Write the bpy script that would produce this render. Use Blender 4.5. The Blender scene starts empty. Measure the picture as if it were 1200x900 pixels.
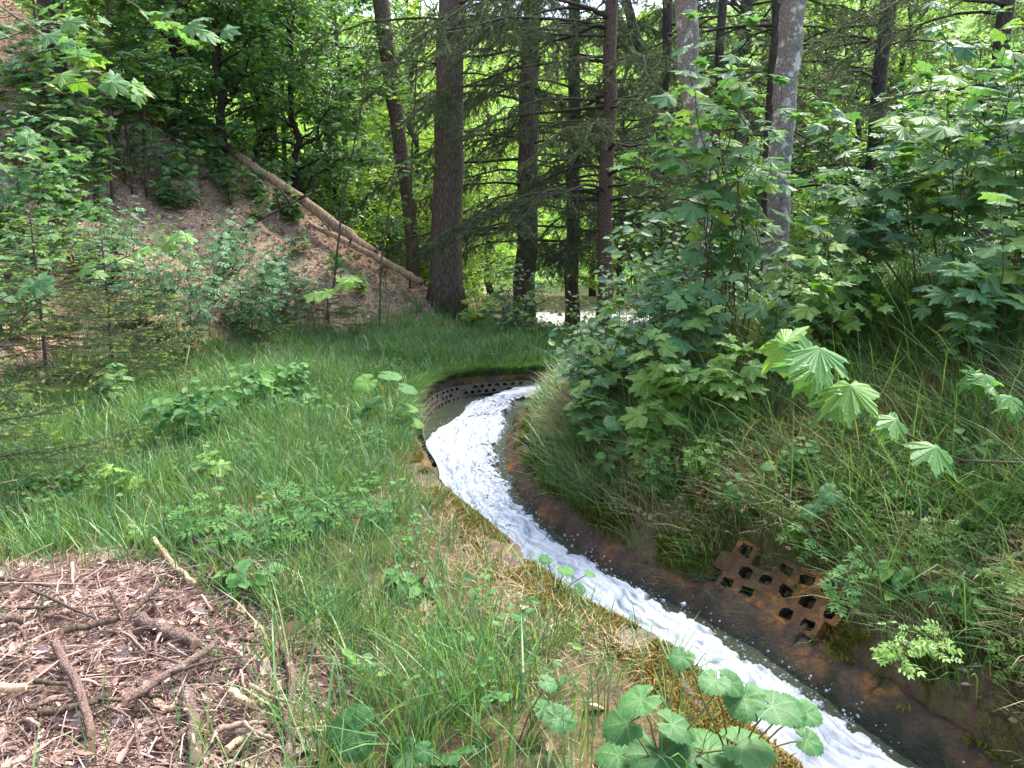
import bpy, math, random
import numpy as np
from mathutils import Vector

SC = bpy.context.scene
COL = SC.collection
R = math.radians
rng = np.random.default_rng(7)

# ------------------------------------------------------------------ camera geometry
FOC, PITCH, EYE = 901.0, R(10), 1.65
CP, SP = math.cos(PITCH), math.sin(PITCH)

def ray(u, v):
    x = (u - 600) / FOC; yc = -(v - 450) / FOC
    return np.array((x, CP + yc * SP, -SP + yc * CP))

def at_z(u, v, z):                      # where the line of sight meets height z
    d = ray(u, v); return np.array((0, 0, EYE)) + d * ((z - EYE) / d[2])

def at_y(u, v, y):                      # ... or the distance y
    d = ray(u, v); return np.array((0, 0, EYE)) + d * (y / d[1])

# ------------------------------------------------------------------ noise
def _hash(ix, iy, seed):
    n = (ix.astype(np.int64) * 374761393 + iy.astype(np.int64) * 668265263 + seed * 1442695041) & 0xffffffff
    n = ((n ^ (n >> 13)) * 1274126177) & 0xffffffff
    return ((n ^ (n >> 16)) & 0xffff) / 65535.0

def vnoise(x, y, seed=0):
    x = np.asarray(x, float); y = np.asarray(y, float)
    ix = np.floor(x); iy = np.floor(y); fx = x - ix; fy = y - iy
    fx = fx * fx * (3 - 2 * fx); fy = fy * fy * (3 - 2 * fy)
    a = _hash(ix, iy, seed); b = _hash(ix + 1, iy, seed); c = _hash(ix, iy + 1, seed); d = _hash(ix + 1, iy + 1, seed)
    return (a + (b - a) * fx) * (1 - fy) + (c + (d - c) * fx) * fy

def fbm(x, y, seed=0, o=4):
    s = 0; a = 1; t = 0
    for k in range(o):
        s = s + a * vnoise(x * 2 ** k, y * 2 ** k, seed + k * 17); t += a; a *= .5
    return s / t

def sstep(a, b, x):
    t = np.clip((x - a) / (b - a), 0, 1); return t * t * (3 - 2 * t)

# ------------------------------------------------------------------ mesh builder
class Geo:
    def __init__(s): s.V = []; s.T = []; s.Q = []; s.n = 0; s.tm = []; s.qm = []; s.L = []
    def add(s, v, t=None, q=None, m=0, lv=None):
        v = np.asarray(v, float).reshape(-1, 3); s.V.append(v); s.L.append(lv)
        if t is not None and len(t):
            t = np.asarray(t, int).reshape(-1, 3); s.T.append(t + s.n); s.tm.append(np.full(len(t), m))
        if q is not None and len(q):
            q = np.asarray(q, int).reshape(-1, 4); s.Q.append(q + s.n); s.qm.append(np.full(len(q), m))
        s.n += len(v)
    def arrays(s):
        V = np.concatenate(s.V) if s.V else np.zeros((0, 3))
        T = np.concatenate(s.T) if s.T else np.zeros((0, 3), int)
        Q = np.concatenate(s.Q) if s.Q else np.zeros((0, 4), int)
        return V, T, Q
    def merge(s, o, f=lambda v: v, moff=0):
        V, T, Q = o.arrays()
        b = s.n
        s.V.append(f(V)); s.n += len(V); s.L.append(None)
        if len(T): s.T.append(T + b); s.tm.append(np.concatenate(o.tm) + moff)
        if len(Q): s.Q.append(Q + b); s.qm.append(np.concatenate(o.qm) + moff)
    def mesh(s, name, mats, smooth=False):
        V, T, Q = s.arrays()
        me = bpy.data.meshes.new(name)
        nt, nq = len(T), len(Q)
        me.vertices.add(len(V)); me.vertices.foreach_set('co', V.astype(np.float32).ravel())
        me.loops.add(nt * 3 + nq * 4)
        me.loops.foreach_set('vertex_index', np.concatenate([T.ravel(), Q.ravel()]).astype(np.int32))
        me.polygons.add(nt + nq)
        me.polygons.foreach_set('loop_start', np.concatenate([np.arange(nt) * 3, nt * 3 + np.arange(nq) * 4]).astype(np.int32))
        mi = np.concatenate([np.concatenate(s.tm) if s.tm else np.zeros(0), np.concatenate(s.qm) if s.qm else np.zeros(0)]).astype(np.int32)
        me.polygons.foreach_set('material_index', mi)
        me.polygons.foreach_set('use_smooth', np.full(nt + nq, smooth))
        for m in (mats if isinstance(mats, (list, tuple)) else [mats]): me.materials.append(m)
        if any(l is not None for l in s.L):
            lv = np.concatenate([np.zeros((len(v), 3)) if l is None else l for v, l in zip(s.V, s.L)])
            at_ = me.attributes.new('leaf_xy', 'FLOAT_VECTOR', 'POINT'); at_.data.foreach_set('vector', lv.astype(np.float32).ravel())
        me.update(calc_edges=True)
        return me
    def obj(s, name, mats, parent=None, smooth=False):
        o = bpy.data.objects.new(name, s.mesh(name, mats, smooth)); COL.objects.link(o)
        if parent is not None: o.parent = parent
        return o

def tag(o, label=None, cat=None, group=None, kind=None):
    if label: o['label'] = label
    if cat: o['category'] = cat
    if group: o['group'] = group
    if kind: o['kind'] = kind
    return o

def empty(name, loc, rz=0, sc=1):
    o = bpy.data.objects.new(name, None); COL.objects.link(o)
    o.location = loc; o.rotation_euler = (0, 0, rz); o.scale = (sc,) * 3
    o.empty_display_size = .1
    return o

def copy_tree(o, loc, rz=0, sc=1):
    c = o.copy(); COL.objects.link(c); c.location = loc; c.rotation_euler = (0, 0, rz); c.scale = (sc,) * 3
    for ch in o.children:
        k = ch.copy(); COL.objects.link(k); k.parent = c
    return c

def norm(a):
    a = np.asarray(a, float); return a / (np.linalg.norm(a, axis=-1, keepdims=True) + 1e-9)

def tube(g, pts, rad, sides=6, m=0, cap=True):
    P = np.asarray(pts, float); n = len(P)
    r = np.broadcast_to(np.asarray(rad, float), (n,)) if np.ndim(rad) < 2 else np.asarray(rad)
    t = np.gradient(P, axis=0); t = norm(t)
    ref = np.array((0, 0, 1.)) if abs(t[:, 2].mean()) < .8 else np.array((1., 0, 0))
    X = norm(np.cross(t, ref)); Y = np.cross(t, X)
    a = np.arange(sides) / sides * 2 * np.pi
    rr = r[:, None] if r.ndim == 1 else r
    ring = P[:, None, :] + (rr * np.cos(a))[..., None] * X[:, None, :] + (rr * np.sin(a))[..., None] * Y[:, None, :]
    i, j = np.meshgrid(np.arange(n - 1), np.arange(sides), indexing='ij')
    j2 = (j + 1) % sides
    q = np.stack([i * sides + j, i * sides + j2, (i + 1) * sides + j2, (i + 1) * sides + j], -1).reshape(-1, 4)
    V = ring.reshape(-1, 3); tr = []
    if cap:
        V = np.concatenate([V, P[:1], P[-1:]]); c0 = n * sides; c1 = c0 + 1
        k = np.arange(sides); k2 = (k + 1) % sides
        tr = np.concatenate([np.stack([np.full(sides, c0), k2, k], -1), np.stack([np.full(sides, c1), (n - 1) * sides + k, (n - 1) * sides + k2], -1)])
    g.add(V, tr, q, m)

def poly(P0, P1, n=6, bend=0.0, jit=0.0, rg=rng, sag=(0, 0, 1)):
    P0 = np.asarray(P0, float); P1 = np.asarray(P1, float)
    s = np.linspace(0, 1, n)[:, None]
    L = np.linalg.norm(P1 - P0)
    P = P0 + (P1 - P0) * s + np.asarray(sag) * bend * L * (4 * s * (1 - s))
    J = rg.normal(0, jit * L, (n, 3)); J[0] = 0; J[-1] = 0
    return P + J

def scatter(g, tpl, O, D, N, S, m=0, curl=None):
    """copies of a leaf template; D along the leaf, N its upper side"""
    tv, tt, tq = tpl
    O = np.asarray(O, float).reshape(-1, 3); M = len(O)
    if M == 0: return
    D = norm(D); X = norm(np.cross(D, N)); N = np.cross(X, D)
    S = np.broadcast_to(np.asarray(S, float), (M,))
    loc = tv[None] * S[:, None, None]
    V = O[:, None] + loc[..., 0:1] * X[:, None] + loc[..., 1:2] * D[:, None] + loc[..., 2:3] * N[:, None]
    k = len(tv); off = (np.arange(M) * k)[:, None, None]
    t = (np.asarray(tt)[None] + off).reshape(-1, 3) if len(tt) else None
    q = (np.asarray(tq)[None] + off).reshape(-1, 4) if len(tq) else None
    g.add(V.reshape(-1, 3), t, q, m, np.tile(tv, (M, 1)) if k > 25 else None)

# ------------------------------------------------------------------ leaf templates (length 1 along +y, upper side +z)
def fan_leaf(outline, zf, c=(0, 0)):
    pts = np.array(outline, float); n = len(pts)
    V = np.vstack([[c[0], c[1], 0], np.c_[pts, zf(pts)]])
    T = [(0, 1 + (i + 1) % n, 1 + i) for i in range(n)]
    return V, np.array(T), []

def maple(seed=0, rag=.05):
    rg = np.random.default_rng(seed)
    half = [(0, 1.0, 0), (6, .86, 0), (11, .79, .01), (15, .70, .02), (24, .58, .06), (33, .70, .02), (38, .82, .01), (44, .95, 0), (51, .80, .01), (58, .70, .02),
            (72, .56, .06), (84, .60, .02), (93, .66, .01), (103, .73, 0), (114, .60, .02), (132, .46, .05), (158, .38, .04)]
    fine = []
    for (a0, r0_, d0), (a1, r1_, d1) in zip(half, half[1:]):
        fine += [(a0, r0_, d0), ((a0 + a1) / 2, (r0_ + r1_) / 2 * (1.05 if r0_ > .5 else 1.0), (d0 + d1) / 2)]
    half = fine + half[-1:]
    full = half + [(180, .08, .0)] + [(-a, r, d) for a, r, d in half[:0:-1]]
    V = [(0, .02, .03)]
    for a, r, d in full:
        r *= 1 + rg.normal(0, rag * .7); th = R(a + rg.normal(0, 1.2)); 
        V.append((r * math.sin(th), r * math.cos(th), -.16 * r * r - d * 1.2 + rg.normal(0, .012)))
    n = len(full)
    V = np.array(V); V[:, :2] *= .78
    T = [(0, 1 + (i + 1) % n, 1 + i) for i in range(n)]
    return V, np.array(T), []
MAPLES = [maple(s) for s in range(5)]
def curl(t, s):
    rg_ = np.random.default_rng(s); v = t[0].copy(); v[:, 2] += -rg_.uniform(.25, .6) * v[:, 0] ** 2 - rg_.uniform(.1, .45) * v[:, 1] * np.abs(v[:, 1]) + .12 * v[:, 0] * rg_.normal(); return (v, t[1], t[2])
MAPLES_CURLED = [curl(maple(s + 50, .07), s) for s in range(6)]

def ovate(w=.5, fold=.12, droop=.15, seg=4):
    V = []; T = []; Q = []
    for i in range(seg + 1):
        y = i / seg; ww = w * .5 * (math.sin(math.pi * min(1, y ** .8)) ** .8 if 0 < i < seg else 0)
        z = -droop * y * y
        if i in (0, seg): V.append((0, y, z))
        else: V += [(-ww, y, z + fold * ww * 2), (0, y, z), (ww, y, z + fold * ww * 2)]
    T += [(0, 2, 1), (0, 3, 2)]
    for i in range(1, seg - 1):
        a = 1 + (i - 1) * 3; b = a + 3
        Q += [(a, a + 1, b + 1, b), (a + 1, a + 2, b + 2, b + 1)]
    a = 1 + (seg - 2) * 3; e = len(V) - 1
    T += [(a, a + 1, e), (a + 1, a + 2, e)]
    return np.array(V), np.array(T), np.array(Q)
OVATE = ovate(.62); OVATE_NARROW = ovate(.42); ROUNDISH = ovate(.85, .1, .1)
DIAMOND = (np.array([(0, 0, 0), (-.3, .45, .06), (0, 1, -.08), (.3, .45, .06), (0, .45, -.02)]), np.array([(0, 4, 1), (1, 4, 2), (0, 3, 4), (4, 3, 2)]), [])

def heart(seed=0):
    rg = np.random.default_rng(seed)
    V = [(0, 0, 0)]; T = []; Q = []; n = 46
    for k, f in enumerate((.35, .72, 1.0)):
        for i in range(n):
            th = 2 * math.pi * i / n                     # 0 = tip
            r = .62 + .20 * math.cos(th) ** 3 + (.10 if abs(th - math.pi) < .95 and abs(th - math.pi) > .25 else 0)
            if abs(th - math.pi) < .25: r = .16
            if k == 2: r *= 1 + .05 * math.cos(i * math.pi) + rg.normal(0, .015)
            r *= f
            vein = .016 * math.cos(th * 7) * f
            V.append((r * math.sin(th) * 1.08, r * math.cos(th), .16 * r * (1 - 1.1 * r) * 1.5 + vein + rg.normal(0, .006) - (.12 * r * r if k == 2 else 0)))
    for i in range(n): T.append((0, 1 + (i + 1) % n, 1 + i))
    for k in range(2):
        a = 1 + k * n; b = a + n
        for i in range(n):
            j = (i + 1) % n; Q.append((a + i, a + j, b + j, b + i))
    return np.array(V), np.array(T), np.array(Q)
HEARTS = [heart(s) for s in range(4)]

def combine(parts):
    V = []; T = []; Q = []; b = 0
    for v, t, q in parts:
        V.append(v); 
        if len(t): T.append(np.asarray(t) + b)
        if len(q): Q.append(np.asarray(q) + b)
        b += len(v)
    return np.vstack(V), (np.vstack(T) if T else []), (np.vstack(Q) if Q else [])

def pinnate(pairs=3, lw=.5, seed=0):
    rg = np.random.default_rng(seed); ps = []
    base = ovate(lw, .1, .12)
    def put(o, ang, s):
        v = base[0] * s; c, sn = math.cos(ang), math.sin(ang)
        w = np.c_[v[:, 0] * c + v[:, 1] * sn, -v[:, 0] * sn + v[:, 1] * c, v[:, 2]] + o
        return (w, base[1], base[2])
    for k in range(pairs):
        y = .25 + .5 * k / max(1, pairs - 1); s = .38 + rg.normal(0, .03)
        for sd in (-1, 1): ps.append(put((0, y, -.1 * y * y), sd * (1.15 - .25 * k / pairs) + rg.normal(0, .08), s))
    ps.append(put((0, .75, -.06), rg.normal(0, .1), .42))
    ps.append((np.array([(-.012, 0, 0), (.012, 0, 0), (.006, .8, -.07), (-.006, .8, -.07)]), [], np.array([(0, 1, 2, 3)])))
    return combine(ps)
PINNATE = [pinnate(3, .55, s) for s in range(3)]; PINNATE_NARROW = [pinnate(3, .42, s + 5) for s in range(3)]

# ------------------------------------------------------------------ materials
def nodes(name):
    m = bpy.data.materials.new(name); m.use_nodes = True
    nt = m.node_tree; nt.nodes.clear()
    out = nt.nodes.new('ShaderNodeOutputMaterial')
    def N(t, **kw):
        n = nt.nodes.new(t)
        for k, v in kw.items():
            if k == 'op': n.operation = v
            else: n.inputs[k].default_value = v
        return n
    return m, nt, out, N

def ramp(N, stops):
    r = N('ShaderNodeValToRGB'); e = r.color_ramp.elements
    e[0].position = stops[0][0]; e[0].color = (*stops[0][1], 1)
    e[1].position = stops[-1][0]; e[1].color = (*stops[-1][1], 1)
    for p, c in stops[1:-1]:
        k = e.new(p); k.color = (*c, 1)
    return r

def leaf_mat(name, stops, trans=.35, rough=.42, spec=.5, tcol=(1.25, 1.25, .55), vein=0):
    m, nt, out, N = nodes(name); L = nt.links.new
    geo = N('ShaderNodeNewGeometry'); r = ramp(N, stops)
    L(geo.outputs['Random Per Island'], r.inputs[0])
    ob = N('ShaderNodeTexCoord'); nz = N('ShaderNodeTexNoise', Scale=1.3, Detail=2)
    L(ob.outputs['Object'], nz.inputs['Vector'])
    hs = N('ShaderNodeHueSaturation')
    mr = N('ShaderNodeMapRange'); mr.inputs[3].default_value = .7; mr.inputs[4].default_value = 1.3
    L(nz.outputs[0], mr.inputs[0]); L(mr.outputs[0], hs.inputs['Value']); L(r.outputs[0], hs.inputs['Color'])
    b = N('ShaderNodeBsdfPrincipled', Roughness=rough); b.inputs['Specular IOR Level'].default_value = spec
    if vein:                                              # ribs fanning out from the stalk, blotches, fine puckering
        at_ = N('ShaderNodeAttribute'); at_.attribute_name = 'leaf_xy'; sx = N('ShaderNodeSeparateXYZ'); L(at_.outputs['Vector'], sx.inputs[0])
        an = N('ShaderNodeMath', op='ARCTAN2'); L(sx.outputs[0], an.inputs[0]); L(sx.outputs[1], an.inputs[1])
        mk = N('ShaderNodeMath', op='MULTIPLY'); L(an.outputs[0], mk.inputs[0]); mk.inputs[1].default_value = vein
        cs = N('ShaderNodeMath', op='COSINE'); L(mk.outputs[0], cs.inputs[0]); ln = N('ShaderNodeVectorMath', op='LENGTH'); L(at_.outputs['Vector'], ln.inputs[0])
        om = N('ShaderNodeMath', op='SUBTRACT'); om.inputs[0].default_value = 1; L(cs.outputs[0], om.inputs[1])
        m2 = N('ShaderNodeMath', op='MULTIPLY'); L(om.outputs[0], m2.inputs[0]); L(ln.outputs['Value'], m2.inputs[1])
        m3 = N('ShaderNodeMath', op='MULTIPLY'); L(m2.outputs[0], m3.inputs[0]); L(ln.outputs['Value'], m3.inputs[1])
        rv = ramp(N, [(0, (1, 1, 1)), (.012, (0, 0, 0))]); L(m3.outputs[0], rv.inputs[0])
        nb = N('ShaderNodeTexNoise', Scale=28, Detail=6, Roughness=.7); L(ob.outputs['Object'], nb.inputs['Vector'])
        mr2 = N('ShaderNodeMapRange'); mr2.inputs[3].default_value = .72; mr2.inputs[4].default_value = 1.25; L(nb.outputs[0], mr2.inputs[0])
        h2 = N('ShaderNodeHueSaturation'); L(mr2.outputs[0], h2.inputs['Value']); L(hs.outputs[0], h2.inputs['Color'])
        rs_ = ramp(N, [(.70, (0, 0, 0)), (.74, (1, 1, 1))]); L(nb.outputs[0], rs_.inputs[0])
        ms = N('ShaderNodeMix'); ms.data_type = 'RGBA'; L(rs_.outputs[0], ms.inputs[0]); L(h2.outputs[0], ms.inputs[6]); ms.inputs[7].default_value = (.16, .12, .04, 1)
        mv = N('ShaderNodeMix'); mv.data_type = 'RGBA'; mfac = N('ShaderNodeMath', op='MULTIPLY'); mfac.inputs[1].default_value = .3; L(rv.outputs[0], mfac.inputs[0]); L(mfac.outputs[0], mv.inputs[0]); L(ms.outputs[2], mv.inputs[6]); mv.inputs[7].default_value = (.30, .42, .18, 1)
        L(mv.outputs[2], b.inputs['Base Color'])
        n7 = N('ShaderNodeTexNoise', Scale=70, Detail=3); L(ob.outputs['Object'], n7.inputs['Vector'])
        bp = N('ShaderNodeBump', Strength=.5, Distance=.006); L(n7.outputs[0], bp.inputs['Height']); L(bp.outputs[0], b.inputs['Normal'])
    else:
        L(hs.outputs[0], b.inputs['Base Color'])
    mul = N('ShaderNodeMix'); mul.data_type = 'RGBA'; mul.blend_type = 'MULTIPLY'; mul.inputs[0].default_value = 1
    L(hs.outputs[0], mul.inputs[6]); mul.inputs[7].default_value = (*tcol, 1)
    tb = N('ShaderNodeBsdfTranslucent'); L(mul.outputs[2], tb.inputs[0])
    mx = N('ShaderNodeMixShader'); mx.inputs[0].default_value = trans
    L(b.outputs[0], mx.inputs[1]); L(tb.outputs[0], mx.inputs[2]); L(mx.outputs[0], out.inputs[0])
    return m

def rock_mat(name, stops, scale=6, rough=.9, bump=.3, bscale=30, stretch=(1, 1, 1), detail=8, isl=0.0, spec=.3):
    """a bumpy noise-coloured surface: bark, wood, concrete, soil"""
    m, nt, out, N = nodes(name); L = nt.links.new
    tc = N('ShaderNodeTexCoord'); mp = N('ShaderNodeMapping'); mp.inputs['Scale'].default_value = stretch
    L(tc.outputs['Object'], mp.inputs[0])
    nz = N('ShaderNodeTexNoise', Scale=scale, Detail=detail, Roughness=.65); L(mp.outputs[0], nz.inputs['Vector'])
    r = ramp(N, stops); src = nz.outputs[0]
    if isl:
        geo = N('ShaderNodeNewGeometry'); ma = N('ShaderNodeMath', op='MULTIPLY_ADD'); ma.inputs[1].default_value = isl; ma.inputs[2].default_value = -isl / 2
        L(geo.outputs['Random Per Island'], ma.inputs[0]); ad = N('ShaderNodeMath', op='ADD'); L(ma.outputs[0], ad.inputs[0]); L(nz.outputs[0], ad.inputs[1]); src = ad.outputs[0]
    L(src, r.inputs[0])
    b = N('ShaderNodeBsdfPrincipled', Roughness=rough); b.inputs['Specular IOR Level'].default_value = spec
    L(r.outputs[0], b.inputs['Base Color'])
    n2 = N('ShaderNodeTexNoise', Scale=bscale, Detail=6); L(mp.outputs[0], n2.inputs['Vector'])
    bp = N('ShaderNodeBump', Strength=bump, Distance=.02); L(n2.outputs[0], bp.inputs['Height']); L(bp.outputs[0], b.inputs['Normal'])
    L(b.outputs[0], out.inputs[0])
    return m

M = {}
M['maple'] = leaf_mat('maple_leaf', [(0, (.08, .20, .085)), (.5, (.125, .27, .115)), (.8, (.165, .32, .11)), (1, (.27, .41, .07))], .46, .55, .35, vein=7.5)
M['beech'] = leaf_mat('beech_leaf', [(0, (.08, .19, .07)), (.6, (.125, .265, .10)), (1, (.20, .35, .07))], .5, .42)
M['bright'] = leaf_mat('sunlit_leaf', [(0, (.16, .30, .065)), (.5, (.235, .385, .085)), (1, (.38, .50, .14))], .55, .5, .4)  # lighter leaf colours stand in for sunlight shining through the wood beyond
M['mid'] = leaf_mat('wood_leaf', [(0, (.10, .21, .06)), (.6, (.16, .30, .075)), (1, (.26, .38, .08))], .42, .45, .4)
M['shrub'] = leaf_mat('shrub_leaf', [(0, (.06, .165, .085)), (.7, (.10, .235, .11)), (1, (.17, .30, .08))], .33, .5, .35)
M['herb'] = leaf_mat('herb_leaf', [(0, (.06, .17, .05)), (.7, (.095, .235, .065)), (1, (.15, .30, .06))], .38, .6, .25)
M['seedling'] = leaf_mat('seedling_leaf', [(0, (.11, .26, .05)), (1, (.22, .38, .06))], .4, .45, vein=7.5)
M['sprig'] = leaf_mat('sprig_leaf', [(0, (.10, .25, .07)), (.6, (.14, .31, .09)), (1, (.22, .36, .06))], .45, .5, .4, vein=7.5)
M['butterbur'] = leaf_mat('butterbur_leaf', [(0, (.04, .135, .038)), (1, (.075, .20, .055))], .3, .6, .35, vein=7)
M['needle'] = leaf_mat('spruce_needle', [(0, (.04, .075, .036)), (.7, (.085, .13, .065)), (1, (.15, .165, .11))], .28, .55, .3)
M['young_needle'] = leaf_mat('young_needle', [(0, (.045, .09, .025)), (1, (.10, .16, .045))], .15, .5)
M['shoot'] = leaf_mat('spruce_shoot', [(0, (.20, .28, .05)), (1, (.34, .40, .09))], .25, .5)
M['grass'] = leaf_mat('grass_blade', [(0, (.058, .145, .045)), (.55, (.098, .215, .065)), (.85, (.15, .28, .095)), (.93, (.18, .30, .07)), (1, (.36, .33, .15))], .3, .45)
M['drygrass'] = leaf_mat('dry_grass', [(0, (.25, .19, .10)), (.6, (.40, .32, .19)), (1, (.52, .45, .30))], .15, .7, .2, (1, .9, .7))
M['moss'] = leaf_mat('moss', [(0, (.05, .075, .01)), (.5, (.10, .125, .014)), (1, (.19, .17, .02))], .15, .8, .1)
M['rustmoss'] = leaf_mat('yellow_moss', [(0, (.10, .075, .02)), (.5, (.19, .14, .03)), (1, (.28, .23, .06))], .15, .8, .1)
M['deadleaf'] = leaf_mat('dead_leaf', [(0, (.20, .115, .065)), (.4, (.40, .275, .175)), (.8, (.56, .43, .31)), (1, (.70, .57, .44))], .1, .55, .4, (1, .8, .6))
M['bark_flake'] = leaf_mat('bark_flake', [(0, (.15, .08, .055)), (.5, (.36, .225, .17)), (.85, (.53, .38, .31)), (1, (.68, .54, .46))], .0, .6, .3)
M['twig'] = rock_mat('twig', [(.3, (.11, .065, .05)), (.5, (.27, .175, .14)), (.75, (.48, .36, .31))], 20, .85, .3, 60, isl=.5)
M['stem'] = rock_mat('stem', [(.3, (.045, .035, .022)), (.7, (.11, .085, .055))], 14, .7, .2, 60)
M['greenstem'] = rock_mat('green_stem', [(.3, (.10, .13, .04)), (.7, (.20, .12, .07))], 8, .6, .1, 60)
M['twig_dark'] = rock_mat('dark_twig', [(.3, (.035, .028, .022)), (.7, (.09, .075, .06))], 14, .8, .2, 60)
M['straw'] = rock_mat('dry_stalk', [(.3, (.28, .21, .14)), (.7, (.45, .36, .25))], 10, .8, .1, 60)

def bark_mat(name, dark, light, sc=(30, 30, 5), patch=None, crack=.8):
    m, nt, out, N = nodes(name); L = nt.links.new
    tc = N('ShaderNodeTexCoord'); mp = N('ShaderNodeMapping'); mp.inputs['Scale'].default_value = sc
    L(tc.outputs['Object'], mp.inputs[0])
    nz = N('ShaderNodeTexNoise', Scale=.25, Detail=3); L(mp.outputs[0], nz.inputs['Vector'])
    mxv = N('ShaderNodeMix'); mxv.data_type = 'VECTOR'; mxv.inputs[0].default_value = .12
    L(mp.outputs[0], mxv.inputs[4]); L(nz.outputs[1], mxv.inputs[5])
    vo = N('ShaderNodeTexVoronoi', Scale=1.0); vo.feature = 'DISTANCE_TO_EDGE'; L(mp.outputs[0], vo.inputs['Vector'])
    n2 = N('ShaderNodeTexNoise', Scale=2.2, Detail=8, Roughness=.7); L(mp.outputs[0], n2.inputs['Vector'])
    mul = N('ShaderNodeMath', op='MULTIPLY'); mr = N('ShaderNodeMapRange'); mr.inputs[2].default_value = .25; mr.inputs[3].default_value = 1 - crack * .6
    L(vo.outputs['Distance'], mr.inputs[0]); L(mr.outputs[0], mul.inputs[0]); L(n2.outputs[0], mul.inputs[1])
    r = ramp(N, [(.2, dark), (.62, light)]); L(mul.outputs[0], r.inputs[0]); colr = r.outputs[0]
    if patch:
        n3 = N('ShaderNodeTexNoise', Scale=patch[1], Detail=5, Roughness=.6); L(tc.outputs['Object'], n3.inputs['Vector'])
        r3 = ramp(N, [(patch[2], (0, 0, 0)), (patch[2] + .08, (1, 1, 1))]); L(n3.outputs[0], r3.inputs[0])
        mx = N('ShaderNodeMix'); mx.data_type = 'RGBA'; L(r3.outputs[0], mx.inputs[0]); L(colr, mx.inputs[6]); mx.inputs[7].default_value = (*patch[0], 1); colr = mx.outputs[2]
    b = N('ShaderNodeBsdfPrincipled', Roughness=.9); b.inputs['Specular IOR Level'].default_value = .2
    L(colr, b.inputs['Base Color'])
    bp = N('ShaderNodeBump', Strength=.9, Distance=.03); L(mul.outputs[0], bp.inputs['Height']); L(bp.outputs[0], b.inputs['Normal'])
    L(b.outputs[0], out.inputs[0]); return m
M['bark_spruce'] = bark_mat('spruce_bark', (.04, .032, .025), (.20, .162, .125))
M['bark_red'] = bark_mat('red_bark', (.05, .037, .03), (.20, .145, .112), (40, 40, 14))
M['bark_grey'] = bark_mat('mottled_bark', (.10, .09, .075), (.31, .285, .25), (26, 26, 18), ((.52, .51, .46), 8, .53), .6)
M['bark_alder'] = bark_mat('alder_bark', (.045, .033, .024), (.20, .15, .105), (30, 30, 10))
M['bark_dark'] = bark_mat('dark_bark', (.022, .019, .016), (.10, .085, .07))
M['log'] = bark_mat('peeled_log', (.14, .09, .055), (.46, .33, .22), (14, 14, 2), ((.13, .085, .055), 1.3, .50), .6)
M['pile_bark'] = bark_mat('pile_bark', (.10, .06, .05), (.40, .28, .235), (60, 60, 30), ((.5, .4, .35), 14, .6), .7)
M['pile_wood'] = rock_mat('split_wood', [(.3, (.34, .22, .12)), (.7, (.62, .47, .30))], 5, .7, .2, 40, (8, 8, 1))

# channel concrete: dark wet cement with rust stains and algae
def concrete_mat(name, base, base2, rust, moss, rthr=.55, mthr=.6, wet=False):
    m, nt, out, N = nodes(name); L = nt.links.new
    tc = N('ShaderNodeTexCoord')
    n1 = N('ShaderNodeTexNoise', Scale=9, Detail=9, Roughness=.7); L(tc.outputs['Object'], n1.inputs['Vector'])
    r1 = ramp(N, [(.3, base), (.7, base2)]); L(n1.outputs[0], r1.inputs[0]); c = r1.outputs[0]
    for col, sc, th, w in ((rust, 2.6, rthr, .1), (moss, 3.7, mthr, .07)):
        n = N('ShaderNodeTexNoise', Scale=sc, Detail=9, Roughness=.68); L(tc.outputs['Object'], n.inputs['Vector'])
        rr = ramp(N, [(th, (0, 0, 0)), (th + w, (1, 1, 1))]); L(n.outputs[0], rr.inputs[0])
        mx = N('ShaderNodeMix'); mx.data_type = 'RGBA'; L(rr.outputs[0], mx.inputs[0]); L(c, mx.inputs[6])
        if sc < 3:
            nn = N('ShaderNodeTexNoise', Scale=22, Detail=6); L(tc.outputs['Object'], nn.inputs['Vector'])
            r4 = ramp(N, [(.35, tuple(k * .4 for k in col)), (.65, col)]); L(nn.outputs[0], r4.inputs[0]); L(r4.outputs[0], mx.inputs[7])
        else: mx.inputs[7].default_value = (*col, 1)
        c = mx.outputs[2]
    b = N('ShaderNodeBsdfPrincipled', Roughness=.75); b.inputs['Specular IOR Level'].default_value = .22
    if wet:                                              # algae-dark splash zone above the water line
        sx = N('ShaderNodeSeparateXYZ'); L(tc.outputs['Object'], sx.inputs[0]); nw = N('ShaderNodeTexNoise', Scale=7, Detail=6); L(tc.outputs['Object'], nw.inputs['Vector'])
        ma = N('ShaderNodeMath', op='MULTIPLY_ADD'); L(nw.outputs[0], ma.inputs[0]); ma.inputs[1].default_value = .16; L(sx.outputs[2], ma.inputs[2])
        rw = ramp(N, [(.0, (1, 1, 1)), (1, (0, 0, 0))]); mr = N('ShaderNodeMapRange'); mr.inputs[1].default_value = -.47; mr.inputs[2].default_value = -.36; L(ma.outputs[0], mr.inputs[0]); L(mr.outputs[0], rw.inputs[0])
        mx = N('ShaderNodeMix'); mx.data_type = 'RGBA'; L(rw.outputs[0], mx.inputs[0]); L(c, mx.inputs[6]); mx.inputs[7].default_value = (.022, .025, .016, 1); c = mx.outputs[2]
    L(c, b.inputs['Base Color'])
    n5 = N('ShaderNodeTexNoise', Scale=45, Detail=8); L(tc.outputs['Object'], n5.inputs['Vector'])
    bp = N('ShaderNodeBump', Strength=.6, Distance=.02); L(n5.outputs[0], bp.inputs['Height']); L(bp.outputs[0], b.inputs['Normal'])
    L(b.outputs[0], out.inputs[0]); return m
M['lining'] = concrete_mat('channel_concrete', (.035, .024, .016), (.11, .07, .045), (.26, .12, .04), (.035, .045, .012), .50, .55, True)
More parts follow.
